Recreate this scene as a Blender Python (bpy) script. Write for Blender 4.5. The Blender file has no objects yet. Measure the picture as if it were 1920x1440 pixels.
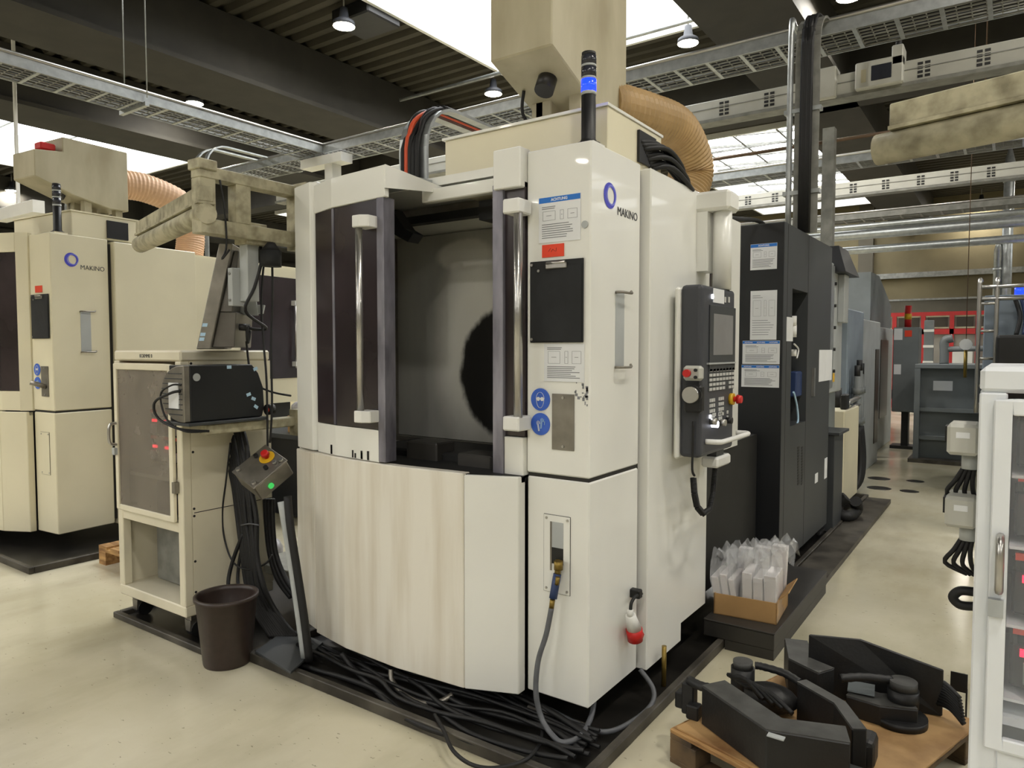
import bpy, bmesh, math, random
from mathutils import Vector, Matrix
random.seed(7)
S = bpy.context.scene
COL = S.collection

# ------------------------------------------------------------------ camera
F = 1340.0; VPX = 1900.0; HY = 655.0; CZ = 1.6          # focal length in px of the 1920x1440 frame
PIT = math.atan((720 - HY) / F)
YAW = math.atan((VPX - 960) / F * math.cos(PIT))
FW = Vector((-math.sin(YAW) * math.cos(PIT), math.cos(YAW) * math.cos(PIT), -math.sin(PIT)))
RT = Vector((math.cos(YAW), math.sin(YAW), 0))
UP = RT.cross(FW)
CAM = Vector((0, 0, CZ))
cd = bpy.data.cameras.new('camera'); cam = bpy.data.objects.new('camera', cd); COL.objects.link(cam)
cd.sensor_fit = 'HORIZONTAL'; cd.sensor_width = 36; cd.lens = F / 1920 * 36
cd.clip_start = .05; cd.clip_end = 300
cam.matrix_world = Matrix(((RT.x, UP.x, -FW.x, 0), (RT.y, UP.y, -FW.y, 0), (RT.z, UP.z, -FW.z, CZ), (0, 0, 0, 1)))
S.camera = cam

def P(px, py, x=None, y=None, z=None):
    """photo pixel -> point on a known plane of the place"""
    d = FW + RT * ((px - 960) / F) - UP * ((py - 720) / F)
    t = (x / d.x if x is not None else y / d.y if y is not None else (z - CZ) / d.z)
    return CAM + d * t

# ------------------------------------------------------------------ light
SKY_GLOW = 5.0       # skylight glazing
LAMP_GLOW = 40.0
LAMP_WATT = 55.0      # every high-bay lamp
w = bpy.data.worlds.new('overcast_sky'); S.world = w; w.use_nodes = True
wn = w.node_tree.nodes; wn['Background'].inputs[0].default_value = (.86, .92, 1, 1); wn['Background'].inputs[1].default_value = 1.0
S.view_settings.view_transform = 'Standard'; S.view_settings.look = 'None'
S.view_settings.gamma = 1; S.view_settings.use_curve_mapping = False
S.view_settings.exposure = 0.5
S.cycles.caustics_reflective = False; S.cycles.caustics_refractive = False

# ------------------------------------------------------------------ helpers
def srgb(r, g, b):
    f = lambda c: (c / 255 / 12.92) if c <= 10 else ((c / 255 + .055) / 1.055) ** 2.4
    return (f(r), f(g), f(b), 1)

MATS = {}
def mk(name, rgb, rough=.5, metal=0, var=.08, scale=4, rgb2=None, bump=0, bscale=60, stretch=(1, 1, 1), emit=0, alpha=1, trans=0, lo=.35, hi=.65, spec=.5, coat=0):
    m = bpy.data.materials.new(name); m.use_nodes = True; MATS[name] = m
    nt = m.node_tree; N = nt.nodes; L = nt.links; b = N['Principled BSDF']
    c1 = srgb(*rgb)
    c2 = srgb(*rgb2) if rgb2 else tuple(c * (1 - var * 2.2) for c in c1[:3]) + (1,)
    tc = N.new('ShaderNodeTexCoord'); mp = N.new('ShaderNodeMapping'); mp.inputs['Scale'].default_value = stretch
    L.new(tc.outputs['Object'], mp.inputs['Vector'])
    if var or rgb2:
        nz = N.new('ShaderNodeTexNoise'); nz.inputs['Scale'].default_value = scale; nz.inputs['Detail'].default_value = 5
        L.new(mp.outputs[0], nz.inputs['Vector'])
        rp = N.new('ShaderNodeValToRGB'); rp.color_ramp.elements[0].position = lo; rp.color_ramp.elements[1].position = hi
        rp.color_ramp.elements[0].color = c2; rp.color_ramp.elements[1].color = c1
        L.new(nz.outputs[0], rp.inputs[0]); L.new(rp.outputs[0], b.inputs['Base Color'])
    else:
        b.inputs['Base Color'].default_value = c1
    b.inputs['Roughness'].default_value = rough; b.inputs['Metallic'].default_value = metal
    b.inputs['Specular IOR Level'].default_value = spec
    if coat: b.inputs['Coat Weight'].default_value = coat
    if bump:
        n2 = N.new('ShaderNodeTexNoise'); n2.inputs['Scale'].default_value = bscale; n2.inputs['Detail'].default_value = 3
        L.new(mp.outputs[0], n2.inputs['Vector'])
        bp = N.new('ShaderNodeBump'); bp.inputs['Strength'].default_value = bump; bp.inputs['Distance'].default_value = .01
        L.new(n2.outputs[0], bp.inputs['Height']); L.new(bp.outputs[0], b.inputs['Normal'])
    if emit:
        b.inputs['Emission Color'].default_value = c1; b.inputs['Emission Strength'].default_value = emit
    if alpha < 1: b.inputs['Alpha'].default_value = alpha
    if trans: b.inputs['Transmission Weight'].default_value = trans
    return m

WM = {}     # object -> world matrix of its frame
def E(name, label, cat, loc=(0, 0, 0), rot=(0, 0, 0), group=None, scale=(1, 1, 1)):
    o = bpy.data.objects.new(name, None); COL.objects.link(o); o.empty_display_size = .1
    o.location = loc; o.rotation_euler = rot; o.scale = scale
    o['label'] = label; o['category'] = cat
    if group: o['group'] = group
    WM[o] = Matrix.LocRotScale(Vector(loc), __import__('mathutils').Euler(rot), Vector(scale))
    return o
def tag(o, label, cat, group=None):
    o['label'] = label; o['category'] = cat
    if group: o['group'] = group
    return o
def lab(o, label): o['label'] = label; return o

class B:
    def __init__(s, local=False): s.v = []; s.f = []; s.sm = []; s.local = local
    def add(s, vs, fs, sm=False):
        n = len(s.v); s.v += [Vector(v) for v in vs]
        for f in fs: s.f.append([i + n for i in f]); s.sm.append(sm)
        return s
    def hexa(s, p):   # 4 bottom, 4 top, same order
        return s.add(p, [(3, 2, 1, 0), (4, 5, 6, 7), (0, 1, 5, 4), (1, 2, 6, 5), (2, 3, 7, 6), (3, 0, 4, 7)])
    def box(s, x0, x1, y0, y1, z0, z1):
        x0, x1 = min(x0, x1), max(x0, x1); y0, y1 = min(y0, y1), max(y0, y1); z0, z1 = min(z0, z1), max(z0, z1)
        return s.hexa([(x0, y0, z0), (x1, y0, z0), (x1, y1, z0), (x0, y1, z0), (x0, y0, z1), (x1, y0, z1), (x1, y1, z1), (x0, y1, z1)])
    def cbox(s, c, sx, sy, sz): return s.box(c[0] - sx / 2, c[0] + sx / 2, c[1] - sy / 2, c[1] + sy / 2, c[2] - sz / 2, c[2] + sz / 2)
    def prism(s, poly, a, b, ax='z', sm=False):
        g = {'z': lambda u, v, t: (u, v, t), 'y': lambda u, v, t: (u, t, v), 'x': lambda u, v, t: (t, u, v)}[ax]
        n = len(poly)
        vs = [g(u, v, a) for u, v in poly] + [g(u, v, b) for u, v in poly]
        k = len(s.v); s.v += [Vector(v) for v in vs]
        for f in [list(range(n))[::-1], list(range(n, 2 * n))]: s.f.append([i + k for i in f]); s.sm.append(False)
        for i in range(n): s.f.append([k + i, k + (i + 1) % n, k + n + (i + 1) % n, k + n + i]); s.sm.append(sm)
        return s
    def beam(s, p, q, wd, ht, up=(0, 0, 1)):     # rectangular bar between two points
        p, q = Vector(p), Vector(q); d = (q - p).normalized(); u = Vector(up)
        sd = d.cross(u).normalized() * (wd / 2); uu = sd.normalized().cross(d).normalized() * (ht / 2)
        return s.hexa([p - sd - uu, p + sd - uu, q + sd - uu, q - sd - uu, p - sd + uu, p + sd + uu, q + sd + uu, q - sd + uu])
    def cyl(s, p, q, r, n=14, r2=None):
        p, q = Vector(p), Vector(q); d = (q - p).normalized(); r2 = r if r2 is None else r2
        a = d.orthogonal().normalized(); b = d.cross(a); k = len(s.v)
        for c, rr in ((p, r), (q, r2)):
            for i in range(n):
                t = 2 * math.pi * i / n; s.v.append(c + (a * math.cos(t) + b * math.sin(t)) * rr)
        for i in range(n): s.f.append([k + i, k + (i + 1) % n, k + n + (i + 1) % n, k + n + i]); s.sm.append(True)
        s.f.append([k + i for i in range(n)][::-1]); s.sm.append(False)
        s.f.append([k + n + i for i in range(n)]); s.sm.append(False)
        return s
    def tube(s, pts, r, n=7, sub=5, rings=None, flat=False):
        pts = [Vector(p) for p in pts]
        if len(pts) > 2 and sub > 1:
            o = []
            for i in range(len(pts) - 1):
                a = pts[max(i - 1, 0)]; b = pts[i]; c = pts[i + 1]; d = pts[min(i + 2, len(pts) - 1)]
                for j in range(sub):
                    t = j / sub
                    o.append(.5 * ((2 * b) + (c - a) * t + (2 * a - 5 * b + 4 * c - d) * t * t + (3 * b - a - 3 * c + d) * t ** 3))
            o.append(pts[-1]); pts = o
        k = len(s.v); nrm = None; m = len(pts)
        for i, p in enumerate(pts):
            d = (pts[min(i + 1, m - 1)] - pts[max(i - 1, 0)])
            d = d.normalized() if d.length > 1e-9 else Vector((0, 0, 1))
            nrm = d.orthogonal().normalized() if nrm is None else (nrm - d * nrm.dot(d)).normalized()
            b = d.cross(nrm); rr = r if not rings else r * (1 + rings * (i % 2))
            for j in range(n):
                t = 2 * math.pi * j / n; s.v.append(p + (nrm * math.cos(t) + b * math.sin(t)) * rr)
        for i in range(m - 1):
            for j in range(n):
                s.f.append([k + i * n + j, k + i * n + (j + 1) % n, k + (i + 1) * n + (j + 1) % n, k + (i + 1) * n + j]); s.sm.append(not flat)
        s.f.append([k + j for j in range(n)][::-1]); s.sm.append(False)
        s.f.append([k + (m - 1) * n + j for j in range(n)]); s.sm.append(False)
        return s
    def lathe(s, c, prof, n=24, sm=True):
        k = len(s.v); m = len(prof)
        for r, z in prof:
            for i in range(n):
                t = 2 * math.pi * i / n; s.v.append(Vector((c[0] + r * math.cos(t), c[1] + r * math.sin(t), c[2] + z)))
        for a in range(m - 1):
            for i in range(n):
                s.f.append([k + a * n + i, k + a * n + (i + 1) % n, k + (a + 1) * n + (i + 1) % n, k + (a + 1) * n + i]); s.sm.append(sm)
        s.f.append([k + i for i in range(n)][::-1]); s.sm.append(False)
        s.f.append([k + (m - 1) * n + i for i in range(n)]); s.sm.append(False)
        return s
    def ring(s, c, ax, r0, r1, th, n=28):     # flat annulus with thickness, axis 'x' or 'y'
        k = len(s.v)
        for dt in (0, th):
            for r in (r0, r1):
                for i in range(n):
                    t = 2 * math.pi * i / n; u = r * math.cos(t); v = r * math.sin(t)
                    s.v.append(Vector(c) + (Vector((dt, u, v)) if ax == 'x' else Vector((u, dt, v))))
        for i in range(n):
            j = (i + 1) % n
            for a, b in ((0, 1), (3, 2), (1, 3), (2, 0)):
                s.f.append([k + a * n + i, k + a * n + j, k + b * n + j, k + b * n + i]); s.sm.append(False)
        return s
    def blob(s, c, rx, ry, rz, n=12, m=7):
        k = len(s.v)
        for a in range(m + 1):
            ph = math.pi * a / m - math.pi / 2
            for i in range(n):
                t = 2 * math.pi * i / n
                s.v.append(Vector((c[0] + rx * math.cos(ph) * math.cos(t), c[1] + ry * math.cos(ph) * math.sin(t), c[2] + rz * math.sin(ph))))
        for a in range(m):
            for i in range(n):
                s.f.append([k + a * n + i, k + a * n + (i + 1) % n, k + (a + 1) * n + (i + 1) % n, k + (a + 1) * n + i]); s.sm.append(True)
        return s
    def mesh(s, name, m, frame=None, bev=0, seg=1):
        me = bpy.data.meshes.new(name)
        vs = s.v
        if frame is not None and not s.local:
            inv = frame.inverted(); vs = [inv @ v for v in vs]
        bm = bmesh.new(); bv = [bm.verts.new(v) for v in vs]
        for f, sm in zip(s.f, s.sm):
            try:
                ff = bm.faces.new([bv[i] for i in f]); ff.smooth = sm
            except ValueError: pass
        bmesh.ops.remove_doubles(bm, verts=bm.verts, dist=1e-6)
        bmesh.ops.recalc_face_normals(bm, faces=bm.faces)
        if bev:
            ed = [e for e in bm.edges if len(e.link_faces) == 2 and e.calc_face_angle(0) > .5]
            bmesh.ops.bevel(bm, geom=ed, offset=bev, segments=seg, affect='EDGES', profile=.5, clamp_overlap=True)
        bm.to_mesh(me); bm.free()
        me.materials.append(MATS[m] if isinstance(m, str) else m)
        return me
    def obj(s, name, m, par=None, bev=0, seg=1):
        fr = WM[par] if par is not None else None
        o = bpy.data.objects.new(name, s.mesh(name, m, fr, bev, seg)); COL.objects.link(o)
        if par is not None: o.parent = par; WM[o] = WM[par]
        else: WM[o] = Matrix()
        return o
def top(s, name, m, label, cat, group=None, bev=0, seg=1):
    """a thing that is one mesh, its origin at its base"""
    xs = [v.x for v in s.v]; ys = [v.y for v in s.v]; zs = [v.z for v in s.v]
    c = Vector(((min(xs) + max(xs)) / 2, (min(ys) + max(ys)) / 2, min(zs)))
    o = bpy.data.objects.new(name, s.mesh(name, m, Matrix.Translation(c), bev, seg)); COL.objects.link(o); o.location = c
    WM[o] = Matrix.Translation(c)
    return tag(o, label, cat, group)
def struct(s, name, m, bev=0):
    o = s.obj(name, m, None, bev); o['kind'] = 'structure'; return o
def copy_tree(o, parent=None):
    c = o.copy(); COL.objects.link(c)
    if parent is not None: c.parent = parent
    WM[c] = WM.get(o, Matrix())
    for ch in [x for x in KIDS.get(o, [])]: copy_tree(ch, c)
    return c
KIDS = {}
def index_kids():
    KIDS.clear()
    for x in bpy.data.objects:
        if x.parent: KIDS.setdefault(x.parent, []).append(x)
def text(name, body, size, m, par, org, xd, zd, th=.0006, align='LEFT', bold=0):
    cu = bpy.data.curves.new(name, 'FONT'); cu.body = body; cu.size = size; cu.extrude = th; cu.align_x = align; cu.resolution_u = 3
    cu.offset = bold
    t = bpy.data.objects.new(name, cu); me = bpy.data.meshes.new_from_object(t)
    xd = Vector(xd).normalized(); zd = Vector(zd).normalized(); nd = xd.cross(zd)
    M = Matrix(((xd.x, zd.x, nd.x, org[0]), (xd.y, zd.y, nd.y, org[1]), (xd.z, zd.z, nd.z, org[2]), (0, 0, 0, 1)))
    me.transform(WM[par].inverted() @ M); bpy.data.objects.remove(t)
    me.materials.clear(); me.materials.append(MATS[m]); me.name = name
    o = bpy.data.objects.new(name, me); COL.objects.link(o); o.parent = par; WM[o] = WM[par]
    return o
def strip(pts, off):
    """plan polyline -> closed polygon thickened by off towards +y"""
    return list(pts) + [(x, y + off) for x, y in reversed(pts)]

# ------------------------------------------------------------------ materials
mk('floor_paint', (200, 191, 160), .22, var=0, spec=.5)
mk('roof_deck', (62, 58, 46), .8, var=.12, scale=2)
mk('beam_paint', (50, 48, 42), .75, var=.12, scale=3)
mk('well_white', (226, 226, 220), .7, var=.03)
mk('glazing', (250, 252, 255), .5, var=0, emit=SKY_GLOW)
mk('concrete', (120, 110, 82), .85, var=.14, scale=.6, bump=.2, bscale=20)
mk('concrete_dark', (92, 87, 74), .85, var=.16, scale=.8)
mk('paint', (228, 228, 222), .34, var=.03, scale=1.6, coat=.15)
mk('paint_cream', (224, 217, 190), .38, var=.04, scale=1.6)
mk('paint_dirty', (224, 220, 209), .42, var=.2, scale=5, stretch=(2.2, 2.2, .22), rgb2=(204, 196, 179), lo=.28, hi=.6)
mk('seam', (40, 38, 34), .8, var=.1)
mk('trim_grey', (150, 148, 158), .45, metal=.4, var=.2, scale=9, stretch=(1, 1, .3), rgb2=(92, 90, 100))
mk('smoked_glass', (56, 48, 51), .2, var=.2, scale=2, spec=.6)
mk('dark_interior', (22, 22, 22), .6, var=.3, scale=6)
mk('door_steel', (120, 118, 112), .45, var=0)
mk('steel_dark', (112, 108, 102), .42, metal=.6, var=.12, scale=7)
mk('trolley_white', (224, 228, 232), .4, var=.03, scale=3)
mk('rust', (96, 74, 48), .8, var=.25, scale=18)
mk('steel', (190, 188, 184), .28, metal=.9, var=.06, scale=8)
mk('steel_brushed', (150, 145, 136), .42, metal=.8, var=.12, scale=10)
mk('galv', (176, 180, 180), .4, metal=.75, var=.1, scale=14)
mk('galv_dull', (142, 142, 136), .55, metal=.4, var=.14, scale=10)
mk('black', (22, 22, 23), .5, var=.2, scale=8)
mk('black_rubber', (15, 15, 16), .6, var=.2, scale=14)
mk('black_cloth', (26, 28, 30), .75, var=.2, scale=9, bump=.25, bscale=9)
mk('charcoal', (57, 60, 62), .5, var=.06, scale=4, bump=.08, bscale=200)
mk('black_panel', (24, 26, 29), .45, var=.06, scale=4)
mk('pendant_grey', (62, 64, 70), .5, var=.06)
mk('screen_off', (134, 134, 134), .3, var=.06, scale=8)
mk('key', (196, 196, 192), .5, var=.04)
mk('white_plastic', (226, 226, 222), .4, var=.03)
mk('paper', (222, 224, 226), .7, var=.03, scale=5)
mk('print_grey', (128, 130, 134), .8, var=0)
mk('print_dark', (60, 62, 66), .8, var=0)
mk('blue_print', (34, 110, 196), .6, var=0)
mk('sign_blue', (58, 100, 200), .5, var=.03)
mk('logo_blue', (70, 72, 190), .45, var=0)
mk('logo_blue_light', (120, 126, 214), .45, var=0)
mk('logo_text', (64, 66, 70), .5, var=0)
mk('tag_orange', (226, 66, 34), .6, var=.04)
mk('red', (206, 34, 32), .42, var=.05)
mk('red_frame', (178, 40, 40), .5, var=.08)
mk('yellow', (226, 178, 34), .45, var=.06)
mk('green_lamp', (60, 190, 90), .35, var=0, emit=.5)
mk('white_lamp', (240, 242, 255), .35, var=0, emit=2.5)
mk('blue_lamp', (16, 40, 255), .2, var=0, emit=3.2)
mk('red_lamp', (255, 24, 60), .2, var=0, emit=2.2)
mk('lens_dark', (48, 50, 58), .2, var=.05)
mk('mist_paint', (182, 175, 150), .5, var=.1, scale=3, rgb2=(154, 145, 118), stretch=(1.5, 1.5, .5), lo=.3, hi=.65)
mk('duct', (172, 142, 96), .55, var=.1, scale=6)
mk('brass', (150, 126, 62), .4, metal=.7, var=.15)
mk('blue_grip', (44, 62, 104), .45, var=.08)
mk('hose_grey', (92, 94, 98), .5, var=.12, scale=20)
mk('brown_plastic', (56, 44, 39), .42, var=.1, scale=30)
mk('cardboard', (186, 148, 98), .75, var=.06, scale=6)
mk('carton_white', (222, 218, 218), .55, var=.03)
mk('film', (246, 248, 250), .1, var=0, alpha=.2, spec=.9)
mk('wood', (190, 150, 96), .7, var=.2, scale=5, stretch=(1, 6, 6), rgb2=(128, 92, 54))
mk('wood_dark', (112, 90, 62), .75, var=.25, scale=6, rgb2=(58, 46, 34))
mk('ply', (182, 146, 98), .65, var=.2, scale=4, rgb2=(120, 84, 48), lo=.3, hi=.55)
mk('arm_black', (25, 25, 26), .5, var=.2, scale=10, bump=.1, bscale=80)
mk('arm_top', (76, 76, 74), .55, var=.2, scale=14)
mk('tray_steel', (86, 82, 74), .5, metal=.2, var=.25, scale=5, rgb2=(44, 40, 34))
mk('tray_dark', (34, 32, 29), .35, var=.3, scale=5)
mk('step_dark', (52, 50, 47), .5, var=.15, scale=6)
mk('arm_paint', (178, 172, 146), .6, var=.2, scale=14, rgb2=(124, 118, 96), lo=.3, hi=.6)
mk('grey_tank', (112, 118, 120), .5, var=.07, scale=4)
mk('grey_light', (172, 176, 176), .5, var=.06)
mk('grey_box', (186, 186, 178), .5, var=.06)
mk('blue_grey', (128, 140, 152), .5, var=.06)
mk('frosted', (150, 142, 130), .5, var=.14, scale=5, alpha=.52)
mk('clear_pane', (214, 220, 226), .08, var=0, alpha=.10)
mk('enclosure_grey', (138, 134, 126), .5, var=.06)
mk('window_dark', (62, 56, 48), .3, var=.1)
mk('pipe_grey', (112, 116, 116), .45, var=.08)
mk('orange_cable', (214, 82, 40), .5, var=0)
mk('copper', (104, 84, 66), .45, metal=.4, var=.1)
mk('duct_pink', (226, 186, 150), .55, var=.08)
mk('sticker_blue', (176, 208, 232), .6, var=0)
mk('silver_bag', (196, 194, 200), .3, metal=.3, var=.15, scale=20)

# floor: coated concrete, worn and stained patches, gloss varies
m = MATS['floor_paint']; nt = m.node_tree; N = nt.nodes; L = nt.links; bs = N['Principled BSDF']
tc = N.new('ShaderNodeTexCoord')
def noise(sc, det=6, st=(1, 1, 1)):
    mp = N.new('ShaderNodeMapping'); mp.inputs['Scale'].default_value = st; L.new(tc.outputs['Object'], mp.inputs[0])
    n = N.new('ShaderNodeTexNoise'); n.inputs['Scale'].default_value = sc; n.inputs['Detail'].default_value = det; n.inputs['Roughness'].default_value = .6
    L.new(mp.outputs[0], n.inputs['Vector']); return n
def ramp(src, p0, c0, p1, c1):
    r = N.new('ShaderNodeValToRGB'); r.color_ramp.elements[0].position = p0; r.color_ramp.elements[0].color = c0
    r.color_ramp.elements[1].position = p1; r.color_ramp.elements[1].color = c1; L.new(src.outputs[0], r.inputs[0]); return r
def mixc(f, a, b, mode='MIX'):
    x = N.new('ShaderNodeMix'); x.data_type = 'RGBA'; x.blend_type = mode
    (L.new(f.outputs[0], x.inputs[0]) if hasattr(f, 'outputs') else x.inputs[0].__setattr__('default_value', f))
    L.new(a, x.inputs[6]); L.new(b, x.inputs[7]); return x
r1 = ramp(noise(.55), .35, srgb(186, 179, 152), .65, srgb(210, 204, 182))
r2 = ramp(noise(2.2, 8, (1, .35, 1)), .33, srgb(150, 142, 112), .52, (1, 1, 1, 1))
x1 = mixc(.22, r1.outputs[0], r2.outputs[0], 'MULTIPLY')
r3 = ramp(noise(22, 3, (1, 2.4, 1)), .29, srgb(84, 78, 62), .325, (1, 1, 1, 1))
x2 = mixc(.5, x1.outputs[2], r3.outputs[0], 'MULTIPLY')
L.new(x2.outputs[2], bs.inputs['Base Color'])
r4 = ramp(noise(1.3), .35, (.13, .13, .13, 1), .7, (.24, .24, .24, 1)); L.new(r4.outputs[0], bs.inputs['Roughness'])

# inner pallet door: brushed steel with the lit streak painted in pale and a dark oily patch of its own shape
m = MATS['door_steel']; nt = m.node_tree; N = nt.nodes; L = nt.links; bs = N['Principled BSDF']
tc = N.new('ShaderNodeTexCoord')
def mathn(op, a, b=None):
    n = N.new('ShaderNodeMath'); n.operation = op
    for i, q in enumerate((a, b)):
        if q is None: continue
        if isinstance(q, (int, float)): n.inputs[i].default_value = q
        else: L.new(q, n.inputs[i])
    return n.outputs[0]
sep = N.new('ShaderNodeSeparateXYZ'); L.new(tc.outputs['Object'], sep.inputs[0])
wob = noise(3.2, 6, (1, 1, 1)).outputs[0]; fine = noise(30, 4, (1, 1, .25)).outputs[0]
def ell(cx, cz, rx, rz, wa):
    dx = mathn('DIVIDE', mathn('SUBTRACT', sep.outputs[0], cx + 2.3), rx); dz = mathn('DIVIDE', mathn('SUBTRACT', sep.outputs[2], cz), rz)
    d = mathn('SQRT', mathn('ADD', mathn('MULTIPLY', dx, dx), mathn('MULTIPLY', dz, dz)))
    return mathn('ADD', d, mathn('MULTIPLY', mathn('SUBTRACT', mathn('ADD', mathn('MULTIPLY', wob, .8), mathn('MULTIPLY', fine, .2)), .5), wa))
DOOR_ELL = (ell, mathn, ramp, mixc, sep, bs, N, L, fine)
ell, mathn, ramp, mixc, sep, bs, N, L, fine = DOOR_ELL
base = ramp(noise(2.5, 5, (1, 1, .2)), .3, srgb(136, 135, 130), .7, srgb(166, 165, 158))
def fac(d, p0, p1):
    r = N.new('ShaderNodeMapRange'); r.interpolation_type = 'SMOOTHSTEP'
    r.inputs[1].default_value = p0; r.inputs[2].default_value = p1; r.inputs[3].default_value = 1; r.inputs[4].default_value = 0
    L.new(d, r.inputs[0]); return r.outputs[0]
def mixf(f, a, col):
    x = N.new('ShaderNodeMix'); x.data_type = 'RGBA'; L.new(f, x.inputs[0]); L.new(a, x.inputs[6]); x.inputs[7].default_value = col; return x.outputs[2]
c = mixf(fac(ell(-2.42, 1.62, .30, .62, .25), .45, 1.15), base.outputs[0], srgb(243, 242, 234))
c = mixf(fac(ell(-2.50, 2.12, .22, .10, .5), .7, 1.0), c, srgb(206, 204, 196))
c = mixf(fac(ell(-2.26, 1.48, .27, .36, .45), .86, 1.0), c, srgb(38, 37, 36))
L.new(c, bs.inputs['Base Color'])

# ------------------------------------------------------------------ the hall
X0, X1, Y0, Y1, H = -30.0, 14.0, -19.0, 27.0, 6.5
struct(B().box(X0, X1, Y0, Y1, -.2, 0), 'floor', 'floor_paint')
struct(B().box(X0, X1, Y1, Y1 + .3, 0, 7.6), 'wall_back', 'concrete')
struct(B().box(X0, X1, Y0 - .3, Y0, 0, 7.6), 'wall_front', 'concrete')
struct(B().box(X0 - .3, X0, Y0, Y1, 0, 7.6), 'wall_left', 'concrete_dark')
struct(B().box(X1, X1 + .3, Y0, Y1, 0, 7.6), 'wall_right', 'concrete')
SX = [(-21.6, -17.2), (-7.45, -3.2), (6.6, 10.85)]
SY = [(-14.5, -5.0), (4.6, 10.5), (16.15, 26.2)]
# trapezoid roof deck with openings for the skylights, ribs run along x
dk = B(); per = .30; y = Y0
prof = [(0, 0), (.09, 0), (.13, .085), (.24, .085), (.28, 0), (.30, 0)]
def xruns(ya, yb):
    if any(a - .001 <= ya and yb <= b + .001 for a, b in SY):
        e = [X0] + [q for s in SX for q in s] + [X1]
        return [(e[i], e[i + 1]) for i in range(0, len(e), 2)]
    return [(X0, X1)]
cuts = sorted([Y0, Y1] + [q for s in SY for q in s])
for ca, cb in zip(cuts, cuts[1:]):
    nn = max(1, round((cb - ca) / per)); pp = (cb - ca) / nn
    for i in range(nn):
        yb0 = ca + i * pp
        for (a, za), (b, zb) in zip(prof, prof[1:]):
            ya, yb = yb0 + a / per * pp, yb0 + b / per * pp
            for xa, xb in xruns(yb0 + .001, yb0 + pp - .001):
                dk.add([(xa, ya, H + za), (xb, ya, H + za), (xb, yb, H + zb), (xa, yb, H + zb)], [(0, 1, 2, 3)])
struct(dk, 'ceiling', 'roof_deck')
struct(B().box(X0, X1, Y0, SY[0][0], 7.6, 7.7), 'roof_edge_trim', 'beam_paint').name = 'trim_1'
# light-tight roof build-up above the deck
rb = B()
for ca, cb in zip(cuts, cuts[1:]):
    for xa, xb in xruns(ca + .001, cb - .001): rb.box(xa, xb, ca, cb, H + .12, H + .3)
struct(rb, 'ceiling_cover', 'beam_paint').name = 'ceiling'
wi = 0
for (xa, xb) in SX:
    for (ya, yb) in SY:
        wi += 1
        fr = B(); t = .06
        fr.box(xa, xa + t, ya, yb, H - .12, H + .75).box(xb - t, xb, ya, yb, H - .12, H + .75)
        fr.box(xa + t, xb - t, ya, ya + t, H - .12, H + .75).box(xa + t, xb - t, yb - t, yb, H - .12, H + .75)
        wo = struct(fr, 'window_%d' % wi, 'well_white')
        n = 4; st = (yb - ya) / n
        pm = None
        for k in range(n):
            a, b = ya + k * st + .09, ya + (k + 1) * st - .03
            g = B().box(xa + t, xb - t, a, b, H + .72, H + .74).obj('pane', 'glazing', wo)
            bar = B().box(xa + t, xb - t, b, b + .06, H + .66, H + .75)
            bar.obj('glazing_bar', 'grey_light', wo)
        if (xa, ya) in ((SX[1][0], SY[2][0]),):
            # the far roof light has a lattice of diagonal bracing under its glass
            for k in range(9):
                yy = ya + .6 + k * 1.05
                B().beam((xa + .1, yy, H + .5), (xb - .1, yy + 1.2, H + .5), .06, .06).obj('brace', 'galv_dull', wo)
            for k in range(4):
                xx = xa + .5 + k * 1.05
                B().beam((xx, ya + .1, H + .45), (xx, yb - .1, H + .45), .05, .05).obj('brace', 'galv_dull', wo)
            for k in range(5):
                yy = ya + 1 + k * 2.0
                B().beam((xa + .1, yy, H + .4), (xb - .1, yy, H + .4), .05, .05).obj('brace', 'galv_dull', wo)
# longitudinal steel beams and cross girders under the deck
BX = [(-28.6, -27.7), (-24.4, -23.5), (-14.3, -13.3), (-10.5, -9.5), (-3.18, -2.25), (4.0, 4.9), (11.6, 12.5)]
for i, (a, b) in enumerate(BX):
    q = B().box(a, b, Y0, Y1, 5.62, H - .01)
    q.box(a - .09, b + .09, Y0, Y1, 5.55, 5.62)
    q.obj('roof_beam', 'beam_paint')['kind'] = 'structure'
for yy in (-7.5, 12.45, 15.0)[:2]:
    B().box(X0, X1, yy, yy + .5, 5.55, H - .02).obj('roof_girder', 'beam_paint')['kind'] = 'structure'
# pilasters, ledge and pipes on the back wall
for k, xx in enumerate((-20, -12, -4.4, 3.5)):
    B().box(xx, xx + .45, Y1 - .25, Y1, 0, H).obj('wall_pilaster', 'concrete_dark')['kind'] = 'structure'
B().box(X0, X1, Y1 - .16, Y1, 3.95, 4.12).obj('wall_ledge', 'galv_dull')['kind'] = 'structure'
B().box(X0, X1, Y1 - .12, Y1, 3.2, 3.26).obj('wall_ledge', 'galv_dull')['kind'] = 'structure'
B().box(X0, X1, Y1 - .1, Y1 - .002, 2.3, 3.2).obj('wall_panel_band', 'concrete_dark')['kind'] = 'structure'

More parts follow.
